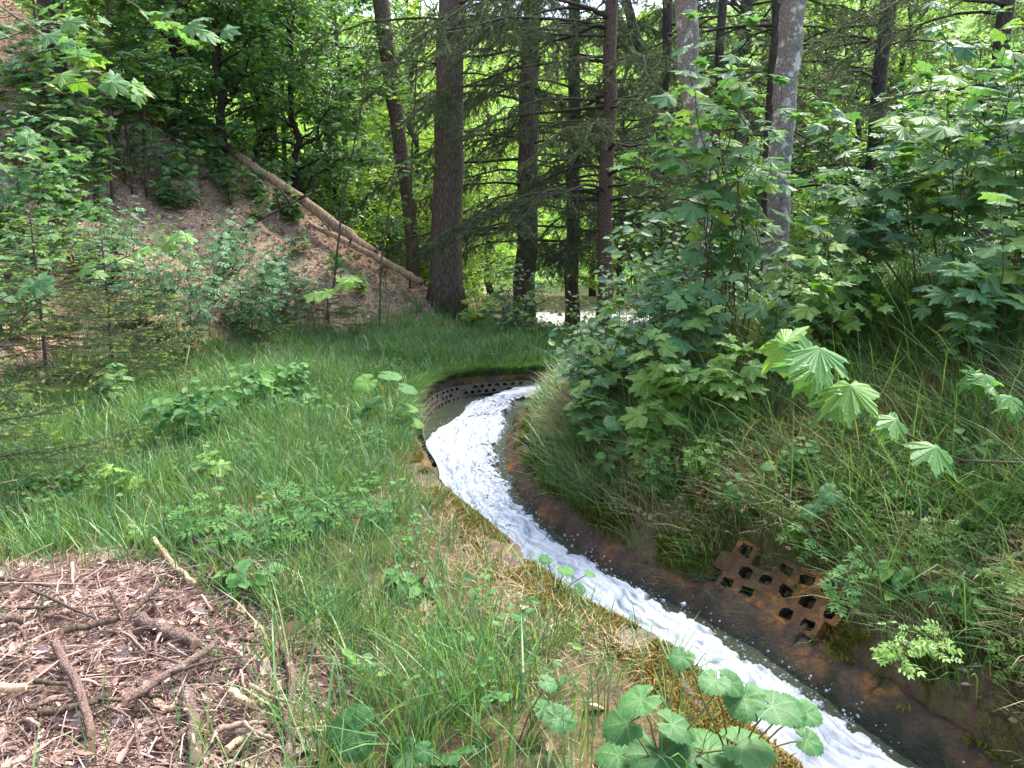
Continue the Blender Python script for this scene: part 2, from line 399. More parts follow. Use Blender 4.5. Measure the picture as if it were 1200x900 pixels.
M['paver'] = concrete_mat('rusty_paver', (.05, .03, .016), (.16, .088, .042), (.36, .165, .045), (.04, .042, .012), .46, .54)
M['paver_grey'] = concrete_mat('grey_paver', (.06, .048, .036), (.16, .135, .11), (.20, .13, .06), (.06, .07, .02), .62, .62)
M['hole'] = rock_mat('hole_shade_soil', [(.3, (.012, .009, .006)), (.7, (.05, .035, .022))], 20)  # dark soil; the hole walls take it too, as painted shade
M['kerb'] = concrete_mat('kerb_concrete', (.05, .038, .025), (.13, .10, .07), (.26, .15, .03), (.14, .11, .015), .52, .55)

# ------------------------------------------------------------------ channel curves
LR = [(920, 880), (850, 810), (780, 752), (690, 705), (620, 652), (575, 612), (530, 575), (499, 530), (484, 492), (490, 466), (530, 446), (625, 438)]
RW = [(1070, 898), (985, 835), (895, 770), (800, 715), (720, 675), (650, 625), (607, 580), (590, 545), (592, 510), (612, 478), (634, 456), (658, 441)]
ZW, ZK = -.55, -.06
SL0, SL1 = -.72, .042                      # the water drops towards the camera
def zwy(y): return np.clip(SL0 + SL1 * np.asarray(y, float), -.62, -.22)
def at_water(u, v):
    d = ray(u, v); return np.array((0, 0, EYE)) + d * ((SL0 - EYE) / (d[2] - SL1 * d[1]))
Lp = [at_z(u, v, ZK)[:2] for u, v in LR]; Rp = [at_water(u, v)[:2] for u, v in RW]
Lp = [np.array((2.6, -1.6)), np.array((1.75, .6))] + Lp + [np.array((1.9, 11.6)), np.array((4, 12.6)), np.array((7.5, 13.6))]
Rp = [np.array((3.9, -1.2)), np.array((2.65, 1.1))] + Rp + [np.array((2.3, 10.9)), np.array((4.3, 11.8)), np.array((7.9, 12.7))]

def catmull(P, n):
    P = np.array(P); k = len(P); t = np.linspace(0, k - 1, n); i = np.clip(np.floor(t).astype(int), 0, k - 2); f = (t - i)[:, None]
    g = lambda j: P[np.clip(j, 0, k - 1)]
    a, b, c, d = g(i - 1), g(i), g(i + 1), g(i + 2)
    return .5 * (2 * b + (c - a) * f + (2 * a - 5 * b + 4 * c - d) * f ** 2 + (3 * b - a - 3 * c + d) * f ** 3)
NS = 1100
def smooth(A, k=25):
    w = np.ones(k) / k; B = np.vstack([np.repeat(A[:1], k, 0), A, np.repeat(A[-1:], k, 0)])
    return np.stack([np.convolve(B[:, c], w, 'same') for c in (0, 1)], 1)[k:-k]
LC = smooth(catmull(Lp, NS), 25); RC = smooth(catmull(Rp, NS), 25)
print('L', np.round(Lp, 2).tolist()); print('R', np.round(Rp, 2).tolist())
AX = norm(RC - LC)                        # across the channel, towards the right bank
def _nrm(C):
    t = norm(np.gradient(smooth(C, 31), axis=0)); return np.stack([t[:, 1], -t[:, 0]], 1)
NL, NR = _nrm(LC), _nrm(RC)

def sdist(x, y, C):
    """distance to the curve, positive on its left seen along it"""
    C = np.asarray(C); A = C[:-1]; B = C[1:]; d = B - A; L2 = (d ** 2).sum(1)
    x = np.asarray(x, float).ravel(); y = np.asarray(y, float).ravel()
    best = np.full(x.shape, 1e9); sg = np.zeros(x.shape)
    for a, dd, l in zip(A, d, L2):
        px = x - a[0]; py = y - a[1]
        t = np.clip((px * dd[0] + py * dd[1]) / (l + 1e-12), 0, 1)
        ex = px - t * dd[0]; ey = py - t * dd[1]; q = ex * ex + ey * ey
        cr = dd[0] * py - dd[1] * px
        m = q < best; best[m] = q[m]; sg[m] = np.sign(cr[m])
    return np.sqrt(best) * np.where(sg == 0, 1, sg)

LCs, RCs = LC[::14], RC[::14]
FOOT = np.array([(-5.2, -6), (-4.7, 2), (-4.3, 6), (-3.7, 9.3), (-2.9, 11.6), (-1.7, 13.2), (-.3, 14.2), (.3, 16), (-1, 19), (-1, 60)])
RIDGE_A, RIDGE_B = np.array((-.9, 15.2)), np.array((-8.4, 17.4))
_rd = (RIDGE_B - RIDGE_A) / np.linalg.norm(RIDGE_B - RIDGE_A); _rn = np.array((_rd[1], -_rd[0])) * 1.0
if _rn[1] < 0: _rn = -_rn

arcR = np.r_[0, np.cumsum(np.linalg.norm(np.diff(RC, axis=0), axis=1))]
sR = arcR[int(np.argmin(np.linalg.norm(RC - at_water(955, 800)[:2], axis=1)))] + .08
def _pt(s): 
    i = min(max(int(np.searchsorted(arcR, s)), 1), NS - 1); return RC[i] + NR[i] * .235
PV0, PV1 = _pt(sR - .02), _pt(sR + .88)
PVL = float(np.linalg.norm(PV1 - PV0)); PVD = (PV1 - PV0) / PVL; PVN = np.array((PVD[1], -PVD[0]))
def panel_bed(x, y):
    """1 inside the bed dug for the paving panel"""
    u = (x - PV0[0]) * PVD[0] + (y - PV0[1]) * PVD[1]; v = (x - PV0[0]) * PVN[0] + (y - PV0[1]) * PVN[1]
    return sstep(-.02, .05, u) * (1 - sstep(PVL - .07, PVL, u)) * sstep(-.12, -.02, v) * (1 - sstep(.22, .29, v))

def ground(x, y, detail=True, carve=True):
    shp = np.shape(x); x = np.asarray(x, float).ravel(); y = np.asarray(y, float).ravel()
    dl = sdist(x, y, LCs); dr = -sdist(x, y, RCs)
    # left bench and hill spur
    d = sdist(x, y, FOOT)
    h1 = np.where(d > 0, .74 * d * d / (np.abs(d) + .6), 0)
    e = (x - RIDGE_A[0]) * _rn[0] + (y - RIDGE_A[1]) * _rn[1]
    hl = np.maximum(h1 - 1.1 * np.clip(e, 0, None), np.minimum(h1, -.3 - .02 * np.clip(e, 0, 40)))
    hl = np.where(e > 0, hl, h1)
    far = np.hypot(x, y)
    hl = np.minimum(hl, 16)
    # right bank
    k = np.clip(dr - .17, 0, None)
    zo = zwy(y) + .55
    hr = -.42 + zo + 1.0 * np.minimum(k, .45) + .42 * np.clip(k - .45, 0, 1.7) + .22 * np.clip(k - 2.15, 0, 2.2) + .04 * np.clip(k - 4.3, 0, 30)
    fade = sstep(6.5, 10.5, y) * (1 - .75 * sstep(1.6, 5, x))
    hr = hr * (1 - fade) + np.minimum(hr, .05) * fade
    right = dr > 0
    left = dl > 0
    h = np.where(right & ~left, hr, hl)
    h = h + 70 * sstep(45, 260, y) * 1.0 + 10 * sstep(20, 120, np.abs(x)) * sstep(10, 40, np.abs(x))
    if detail:
        h = h + ((fbm(x * .55, y * .55, 5) - .5) * 1.0 + (fbm(x * 2.2, y * 2.2, 6, 3) - .5) * .30) * sstep(.3, 2.2, d) * (1 - sstep(-1.2, .2, e)) * left
        h = h + (fbm(x * .9, y * .9, 3) - .5) * .28 * sstep(.1, 1.2, np.where(right, dr - .3, dl)) + (fbm(x * 5, y * 5, 9, 3) - .5) * .06 * sstep(0, .3, np.where(right, dr - .25, dl))
    h = np.where(left & (dl < .25) & (y < 12), np.minimum(h, ZK - .015 + .3 * np.clip(dl - .12, 0, 1)), h)
    h = h - .14 * panel_bed(x, y)
    if carve:
        cut = np.maximum(ZK - .02 + (dl - .11) * 6, -.44 + zo + (dr - .23 - (fbm(x * 3.3, y * 3.3, 12, 3) - .62) * .42 * sstep(4.2, 5.2, y)) * 6)
        h = np.where((dl < .3) & (dr < .6), np.maximum(np.minimum(h, cut), -1.3), h)
    return h.reshape(shp)

def on_ground(u, v):
    """ground point under a pixel of the photograph"""
    d = ray(u, v); t = np.concatenate([np.linspace(1.2, 20, 1500), np.linspace(20, 80, 900)]) / d[1]
    P = np.array((0, 0, EYE)) + d * t[:, None]
    m = P[:, 2] < ground(P[:, 0], P[:, 1], carve=False)
    i = int(np.argmax(m)) if m.any() else len(t) - 1
    return P[i]

def gz(x, y): return float(ground(np.array([x]), np.array([y]), carve=False)[0])

# ------------------------------------------------------------------ ground sheet
def axis(a, b, st, lo, hi):
    c = list(np.arange(a, b + 1e-6, st)); s = st
    while c[-1] < hi: s *= 1.16; c.append(c[-1] + s)
    s = st
    while c[0] > lo: s *= 1.16; c.insert(0, c[0] - s)
    return np.array(c)
xs = axis(-8.5, 7.5, .06, -420, 420); ys = axis(.6, 18, .06, -60, 600)
gx, gy = np.meshgrid(xs, ys, indexing='ij')
H = ground(gx, gy)
g = Geo(); nx, ny = gx.shape
i, j = np.meshgrid(np.arange(nx - 1), np.arange(ny - 1), indexing='ij')
g.add(np.stack([gx, gy, H], -1).reshape(-1, 3), None, np.stack([i * ny + j, (i + 1) * ny + j, (i + 1) * ny + j + 1, i * ny + j + 1], -1).reshape(-1, 4))

def zones(x, y):
    """material zones of the ground: leaf litter, gravel clearing, green"""
    x = np.asarray(x).ravel(); y = np.asarray(y).ravel()
    d = sdist(x, y, FOOT); nz = fbm(x * 1.1, y * 1.1, 31) - .5
    litter = sstep(.0, .8, d + nz * 1.5)
    pile = 1 - sstep(.75, 1.25, np.hypot((x + 2.05) / 1.25, (y - 2.55) / 1.35) + nz * .6)
    litter = np.maximum(litter, pile)
    grav = sstep(17.0, 18.5, y) * (1 - sstep(25, 28, y)) * sstep(-.2, .8, x + nz * 1.5) * (1 - sstep(8, 12, x))
    return litter, grav, pile
lit, grv, pil = zones(gx, gy)
far = sstep(38, 60, gy.ravel())
gm, nt, out, N = nodes('forest_floor'); L = nt.links.new
tc = N('ShaderNodeTexCoord')
def attr(n):
    a = N('ShaderNodeAttribute'); a.attribute_name = n; return a
def layer(col, fac, prev):
    mx = N('ShaderNodeMix'); mx.data_type = 'RGBA'; L(fac, mx.inputs[0]); L(prev, mx.inputs[6]); L(col, mx.inputs[7]); return mx.outputs[2]
def ncol(sc, stops, det=8):
    n = N('ShaderNodeTexNoise', Scale=sc, Detail=det, Roughness=.7); L(tc.outputs['Object'], n.inputs['Vector']); r = ramp(N, stops); L(n.outputs[0], r.inputs[0]); return r.outputs[0]
c = ncol(14, [(.3, (.045, .033, .02)), (.5, (.12, .085, .05)), (.62, (.09, .10, .03)), (.75, (.22, .17, .11))])
c = layer(ncol(26, [(.3, (.07, .042, .03)), (.5, (.30, .205, .14)), (.7, (.54, .41, .30))]), attr('litter').outputs['Fac'], c)
c = layer(ncol(3, [(.35, (.50, .48, .44)), (.65, (.72, .70, .66))]), attr('gravel').outputs['Fac'], c)
c = layer(ncol(.3, [(.35, (.08, .16, .03)), (.65, (.16, .28, .05))]), attr('far').outputs['Fac'], c)
b = N('ShaderNodeBsdfPrincipled', Roughness=.95); b.inputs['Specular IOR Level'].default_value = .15; L(c, b.inputs['Base Color'])
n2 = N('ShaderNodeTexNoise', Scale=35, Detail=8); L(tc.outputs['Object'], n2.inputs['Vector'])
bp = N('ShaderNodeBump', Strength=.8, Distance=.03); L(n2.outputs[0], bp.inputs['Height']); L(bp.outputs[0], b.inputs['Normal']); L(b.outputs[0], out.inputs[0])
go = g.obj('ground', gm, smooth=True); tag(go, kind='structure')
for nme, val in (('litter', lit), ('gravel', grv), ('far', far)):
    a = go.data.attributes.new(nme, 'FLOAT', 'POINT'); a.data.foreach_set('value', np.asarray(val, np.float32).ravel())

# ------------------------------------------------------------------ channel: lining, kerb, water, foam
def sweep(prof, sel, noise=0.0, seed=0):
    """prof(i) -> list of (origin index 'L'/'R', offset across, z)"""
    g = Geo(); rows = []
    for i in sel:
        rows.append([np.r_[LC[i] + NL[i] * a if o == 'L' else RC[i] + NR[i] * a, z + (float(zwy(RC[i][1])) + .55 if (o == 'R' or z < -.5) else 0)] for o, a, z in prof(i)])
    V = np.array(rows); n, k = V.shape[:2]
    if noise:
        V += (np.stack([fbm(V[..., 0] * 7 + 11 * q, V[..., 1] * 7 + V[..., 2] * 9, seed + q, 3) for q in range(3)], -1) - .5) * noise
    i, j = np.meshgrid(np.arange(n - 1), np.arange(k - 1), indexing='ij')
    g.add(V.reshape(-1, 3), None, np.stack([i * k + j, i * k + j + 1, (i + 1) * k + j + 1, (i + 1) * k + j], -1).reshape(-1, 4))
    return g
sel = range(0, NS, 2)
nzL = fbm(np.arange(NS) * .05, np.zeros(NS), 77)
JT = lambda i: .03 if i % 66 in (0, 1) else (.012 if (i // 66) % 2 else 0)     # joints between the cast segments
g = sweep(lambda i: [('L', .0, -.10), ('L', .03, -.3), ('L', .08, -.6), ('L', .13, -1.1), ('R', -.2, -1.1), ('R', -.02, -.62), ('R', .05, -.53), ('R', .12, -.465), ('R', .18 , -.42 - JT(i)), ('R', .21, -.405 - JT(i)), ('R', .24, -.405 - JT(i)), ('R', .33, -.43), ('R', .36, -.7)], sel, .075, 5)
o = g.obj('channel_lining', M['lining'], smooth=True); tag(o, 'wet concrete lining of the narrow winding water channel', 'water channel')
g = sweep(lambda i: [('L', -.27, -.35), ('L', -.25, -.05 + .03 * nzL[i]), ('L', -.17, ZK + .035 + .03 * nzL[i]), ('L', -.09, ZK + .03), ('L', -.01, ZK + .0), ('L', .005, -.16), ('L', .03, -.3)], sel, .06, 15)
o = g.obj('kerb', M['kerb'], smooth=True); tag(o, 'mossy concrete kerb along the left edge of the channel', 'kerb')

wm, nt, out, N = nodes('water'); L = nt.links.new
b = N('ShaderNodeBsdfPrincipled', Roughness=.08); b.inputs['Base Color'].default_value = (.045, .055, .035, 1); b.inputs['Specular IOR Level'].default_value = .6
tc = N('ShaderNodeTexCoord'); n2 = N('ShaderNodeTexNoise', Scale=16, Detail=4); L(tc.outputs['Object'], n2.inputs['Vector'])
bp = N('ShaderNodeBump', Strength=.35, Distance=.03); L(n2.outputs[0], bp.inputs['Height']); L(bp.outputs[0], b.inputs['Normal']); L(b.outputs[0], out.inputs[0])
g = sweep(lambda i: [('L', .02, ZW - .015), ('L', .15, ZW), ('R', -.1, ZW), ('R', .05, ZW - .012)], sel)
o = g.obj('water', wm, smooth=True); tag(o, kind='structure')

fm, nt, out, N = nodes('foam'); L = nt.links.new
b = N('ShaderNodeBsdfPrincipled', Roughness=.4); at_ = N('ShaderNodeAttribute'); at_.attribute_name = 'flow'; mp = N('ShaderNodeMapping'); mp.inputs['Scale'].default_value = (3.2, 22, 1); L(at_.outputs['Vector'], mp.inputs[0])
n3 = N('ShaderNodeTexNoise', Scale=1, Detail=8, Roughness=.62, Distortion=.6); L(mp.outputs[0], n3.inputs['Vector'])
r3 = ramp(N, [(.32, (.09, .115, .12)), (.45, (.26, .30, .35)), (.56, (.38, .41, .46)), (.72, (.48, .50, .54))]); L(n3.outputs[0], r3.inputs[0]); L(r3.outputs[0], b.inputs['Base Color'])
n2 = N('ShaderNodeTexNoise', Scale=3.5, Detail=7, Roughness=.7); L(mp.outputs[0], n2.inputs['Vector'])
bp = N('ShaderNodeBump', Strength=.6, Distance=.015); L(n2.outputs[0], bp.inputs['Height']); L(bp.outputs[0], b.inputs['Normal']); L(b.outputs[0], out.inputs[0])
NF, KF = 3000, 90
ti = np.linspace(0, NS - 1, NF); i0 = np.clip(ti.astype(int), 0, NS - 2); ff = (ti - i0)[:, None]
LF = LC[i0] * (1 - ff) + LC[i0 + 1] * ff; RF = RC[i0] * (1 - ff) + RC[i0 + 1] * ff; AF = norm(RF - LF)
arc = np.r_[0, np.cumsum(np.linalg.norm(np.diff(.5 * (LF + RF), axis=0), axis=1))]
far_w = sstep(7.6, 9.2, LF[:, 1])                     # in the bend the foam leaves a calm strip by the wall
w_l = .06 + far_w * .42 * (1 - .6 * sstep(10.8, 12, LF[:, 1])) + (fbm(arc * 3, arc * 0, 41) - .5) * .16
w_r = -.05 - .10 * far_w + (fbm(arc * 2.2, arc * 0 + 5, 43) - .5) * .13 + (fbm(arc * 16, arc * 0 + 2, 44, 3) - .5) * .10
NLF = norm(NL[i0] * (1 - ff) + NL[i0 + 1] * ff); NRF = norm(NR[i0] * (1 - ff) + NR[i0 + 1] * ff)
E0 = LF + NLF * w_l[:, None]; E1 = RF + NRF * w_r[:, None]
s = np.linspace(0, 1, KF)
X = E0[:, None] * (1 - s)[None, :, None] + E1[:, None] * s[None, :, None]
W = np.linalg.norm(E1 - E0, axis=1)[:, None] * s[None]
A = np.broadcast_to(arc[:, None], W.shape)
wp = fbm(A * 3, W * 5, 50, 3) * .25; bl = fbm(A * 2.6, W * 10 + wp * 6, 51, 4); bl2 = fbm(A * 9, W * 30 + wp * 20, 57, 4); rid = 1 - np.abs(2 * fbm(A * 3.5 + bl, W * 16 + 3 + wp * 10, 61, 3) - 1)
hgt = .02 + .065 * bl ** 1.2 + .020 * rid ** 2 + .012 * (bl2 - .4)
edge = np.minimum(s, 1 - s)[None] * np.linalg.norm(E1 - E0, axis=1)[:, None]
prof = sstep(-.002, .08, edge + .12 * (bl2 - .5) + .10 * (bl - .5))
Z = zwy(RF[:, 1])[:, None] - .03 + prof * hgt * 1.1
jx = (fbm(A * 25, W * 25 + 9, 71, 3) - .5) * .015; jy = (fbm(A * 25 + 7, W * 25, 73, 3) - .5) * .015
g = Geo(); i, j = np.meshgrid(np.arange(NF - 1), np.arange(KF - 1), indexing='ij')
g.add(np.stack([X[..., 0] + jx, X[..., 1] + jy, Z], -1).reshape(-1, 3), None, np.stack([i * KF + j, i * KF + j + 1, (i + 1) * KF + j + 1, (i + 1) * KF + j], -1).reshape(-1, 4))
# drops and clots thrown out along the foam's edges
rg = np.random.default_rng(5)
ico = (np.array([(1, 0, 0), (-1, 0, 0), (0, 1, 0), (0, -1, 0), (0, 0, 1), (0, 0, -1.)]), np.array([(0, 2, 4), (2, 1, 4), (1, 3, 4), (3, 0, 4), (2, 0, 5), (1, 2, 5), (3, 1, 5), (0, 3, 5)]), [])
nd = 1100; k = rg.integers(250, NF - 500, nd); sd = rg.random(nd) < .3
off = np.abs(rg.normal(0, .05, nd)) - .03
P = np.where(sd[:, None], E0[k] - AF[k] * off[:, None], E1[k] + AF[k] * off[:, None])
z = zwy(RF[k, 1]) + .01 + rg.random(nd) * .04 + np.clip(off, 0, 1) * .75 * (~sd)
q = rg.normal(size=(nd, 3))
scatter(g, ico, np.c_[P, z], q, rg.normal(size=(nd, 3)), rg.lognormal(-5.4, .5, nd))
o = g.obj('foam', fm, smooth=True); at_ = o.data.attributes.new('flow', 'FLOAT_VECTOR', 'POINT'); fv = np.zeros((len(o.data.vertices), 3), np.float32); fv[:A.size, 0] = A.ravel(); fv[:A.size, 1] = W.ravel(); at_.data.foreach_set('vector', fv.ravel()); tag(o, kind='stuff')
o['label'] = 'white foaming water rushing down the channel'

# perforated paver panels -------------------------------------------------
def paver(cols, rows, cw, ch, fmap, hole=.66, depth=.09, drop=None, skirt=False, skip=()):
    """panel of hexagonal-ish cells with open holes; fmap(u, v, d) -> world"""
    g = Geo(); drop = drop or set()
    ang = [R(a) for a in (0, 60, 120, 180, 240, 300)]
    for r in range(rows):
        for cidx in range(cols):
            if (r, cidx) in skip: continue
            cu = (cidx + .5 * (r % 2)) * cw; cv = r * ch
            jt = rng.normal(0, .06, (8, 2))
            outer = []; inner = []
            # the cell's rectangle walked at eight points, its hole a hexagon of eight
            sq = [(.5, 0), (.5, .5), (0, .5), (-.5, .5), (-.5, 0), (-.5, -.5), (0, -.5), (.5, -.5)]
            hx = [(.5, 0), (.43, .43), (0, .5), (-.43, .43), (-.5, 0), (-.43, -.43), (0, -.5), (.43, -.43)]
            hs = hole * (1 + rng.normal(0, .05))
            for (a, b_), (c_, d_) in zip(sq, hx):
                outer.append((cu + a * cw, cv + b_ * ch)); k_ = len(inner); inner.append((cu + (c_ + jt[k_, 0]) * cw * hs, cv + (d_ + jt[k_, 1]) * ch * hs))
            if (r, cidx) in drop:
                inner = [(cu + (a - cu) * .02, cv + (b_ - cv) * .02) for a, b_ in inner]
            V = [fmap(a, b_, 0) for a, b_ in outer] + [fmap(a, b_, .002) for a, b_ in inner] + [fmap(a, b_, -depth) for a, b_ in inner] + [fmap(cu, cv, -depth)] + [fmap(a, b_, -depth) for a, b_ in outer]
            Q = []; T = []; S_ = []
            for k in range(8):
                l = (k + 1) % 8
                Q += [(k, l, 8 + l, 8 + k), (8 + k, 8 + l, 16 + l, 16 + k)]; T.append((24, 16 + k, 16 + l)); S_.append((l, k, 25 + k, 25 + l))
            g.add(V, None, [q for k, q in enumerate(Q) if k % 2 == 0] + (S_ if skirt else [])); g.add(V, T, [q for k, q in enumerate(Q) if k % 2 == 1], 1)
    return g
arcL = np.r_[0, np.cumsum(np.linalg.norm(np.diff(LC, axis=0), axis=1))]
def curve_at(C, arc_, s):
    i = min(max(int(np.searchsorted(arc_, s)), 1), NS - 1); f = (s - arc_[i - 1]) / (arc_[i] - arc_[i - 1] + 1e-9)
    return C[i - 1] * (1 - f) + C[i] * f, (NL if C is LC else NR)[i]
def map_right(u, v, d):
    p, a = curve_at(RC, arcR, sR + u); n = np.array((-a[0] * .72, -a[1] * .72, .69)); 
    q = np.r_[p + a * (.235 + v * .70), -.370 + float(zwy(p[1])) + .55 + v * .72] + n * d
    q = q + np.array((0, 0, 1)) * (float(vnoise(q[0] * 5, q[1] * 5, 3)) - .5) * .03 + np.array((0, 0, 1)) * (float(vnoise(q[0] * 14, q[1] * 14, 4)) - .5) * .02
    return q
o = paver(7, 3, .138, .115, map_right, .60, .11, {(0, 3), (1, 5)}, True, {(0, 0), (0, 6), (1, 6), (2, 6), (2, 0), (2, 4)}).obj('grid_paver', [M['paver'], M['hole']])
tag(o, 'rusty honeycomb paving panel with open holes on the right bank', 'paving slab')
sL = arcL[int(np.argmin(np.linalg.norm(LC - at_z(499, 530, ZK)[:2], axis=1)))]
sL2 = arcL[int(np.argmin(np.linalg.norm(LC - at_z(640, 437, ZK)[:2], axis=1)))]
def map_left(u, v, d):
    p, a = curve_at(LC, arcL, sL + u); n = np.array((a[0], a[1], .25))
    return np.r_[p + a * (.15 - v * .22) + a * .03 * (float(vnoise(p[0] * 4, v * 9 + p[1] * 4, 8)) - .5), -.49 + v] + n * d
ncol_ = int((sL2 - sL) / .11)
o = paver(ncol_, 6, .11, .066, map_left, .55, .05, {(int(r_), int(c_)) for r_, c_ in zip(rng.integers(0, 6, 50), rng.integers(0, max(2, ncol_), 50))}).obj('perforated_wall', [M['paver_grey'], M['hole']])
tag(o, 'grey perforated wall of small slots in the bend of the channel', 'retaining wall')

# ------------------------------------------------------------------ generators for plants
UP = np.array((0, 0, 1.))
def perp_h(d):
    return norm(np.cross(d, UP))

def leaf_normals(n, rg, tilt=.35):
    v = np.c_[rg.normal(0, tilt, n), rg.normal(-.25, tilt, n), np.ones(n)]
    return norm(v)

def sapling(seed, H, stems=1, lean=.15, size=.13, gap=.10, start=.25, branches=2, pet=.09, r0=.008, kind='maple', spread=.25, dirv=None):
    """woody stems with opposite leaf pairs on stalks; returns stem mesh data and leaf mesh data"""
    rg = np.random.default_rng(seed); gs = Geo(); gl = Geo()
    O = []; D = []; N = []; S = []
    def shoot(P0, P1, r, st, sz):
        L = np.linalg.norm(np.subtract(P1, P0)); n = max(5, int(L / .12))
        P = poly(P0, P1, n, rg.uniform(-.06, .06), .012, rg, (rg.normal(), rg.normal(), .3))
        tube(gs, P, np.linspace(r, r * .35, n), 5)
        k = max(2, int(L * (1 - st) / gap)); phi = rg.uniform(0, 6.28)
        ax = norm(np.asarray(P1) - np.asarray(P0))
        h1 = norm(np.cross(ax, UP + .01)) ; h2 = np.cross(ax, h1)
        for q in range(k + 1):
            f = st + (1 - st) * q / k; x = f * (n - 1); a = min(int(x), n - 2); p = P[a] + (P[a + 1] - P[a]) * (x - a)
            phi += np.pi / 2 + rg.normal(0, .25)
            s_ = sz * rg.uniform(.45, 1.18) * (1 - .35 * (q / k) ** 3)
            for sd in (0, np.pi):
                if rg.random() < .07: continue
                dr = norm(h1 * math.cos(phi + sd) + h2 * math.sin(phi + sd) + ax * rg.uniform(.25, .7) + UP * rg.uniform(.05, .35))
                pl = pet * rg.uniform(.7, 1.3) * (s_ / sz)
                e = p + dr * pl
                tube(gs, [p, p + dr * pl * .5 + UP * .006, e], [.0018, .0015, .0012], 3, 1, False)
                dl = norm(dr * (1, 1, .25) + np.array((rg.normal(0, .15), rg.normal(0, .15), rg.uniform(-.45, .0))))
                O.append(e); D.append(dl); N.append(norm(UP + np.array((0, -.45, 0)) + rg.normal(0, .28, 3))); S.append(s_)
            if kind == 'maple' and q == k:
                for _ in range(2): O.append(p); D.append(norm(rg.normal(0, 1, 3) * (1, 1, .2) + UP * .3)); N.append(norm(UP + rg.normal(0, .3, 3))); S.append(sz * .5)
        return P
    for sidx in range(stems):
        az = rg.uniform(0, 6.28); ln = rg.uniform(.3, 1) * lean
        if dirv is not None: top = np.array(dirv) * H * ln * 3 + UP * H * rg.uniform(.75, 1) + rg.normal(0, .12 * H, 3) * (1, 1, 0)
        else: top = np.array((math.cos(az) * ln, math.sin(az) * ln, 1.0 if sidx == 0 else rg.uniform(.6, 1.0))) * H
        b0 = np.array((rg.normal(0, .03), rg.normal(0, .03), -.03)) * (stems > 1) - UP * .03
        P = shoot(b0, top, r0 * rg.uniform(.7, 1.1), start, size)
        for q in range(branches):
            f = rg.uniform(start, .85); a = int(f * (len(P) - 1)); az = rg.uniform(0, 6.28)
            bl = H * spread * rg.uniform(.6, 1.3)
            shoot(P[a], P[a] + np.array((math.cos(az), math.sin(az), rg.uniform(.3, .9))) * bl, r0 * .5, .35, size * .9)
    O, D, N, S = map(np.array, (O, D, N, S))
    tpls = {'maple': MAPLES, 'round': [ROUNDISH, OVATE], 'ovate': [OVATE], 'pinnate': PINNATE, 'narrow': PINNATE_NARROW}[kind]
    ch = rg.integers(0, len(tpls), len(O))
    for k, t in enumerate(tpls):
        m = ch == k; scatter(gl, t, O[m], D[m], N[m], S[m])
    return gs.mesh('stem_mesh', [M['stem'], M['greenstem']], True), gl.mesh('foliage_mesh', M['maple'])

def plant(name, parts, loc, label, cat, group=None, rz=0, sc=1, mats=None):
    """parts: list of (part name, mesh data)"""
    e = empty(name, loc, rz, sc); tag(e, label, cat, group)
    for k, (pn, me) in enumerate(parts):
        o = bpy.data.objects.new(pn, me); COL.objects.link(o); o.parent = e
        if mats and mats.get(pn):
            o.material_slots[0].link = 'OBJECT'; o.material_slots[0].material = M[mats[pn]]
    return e

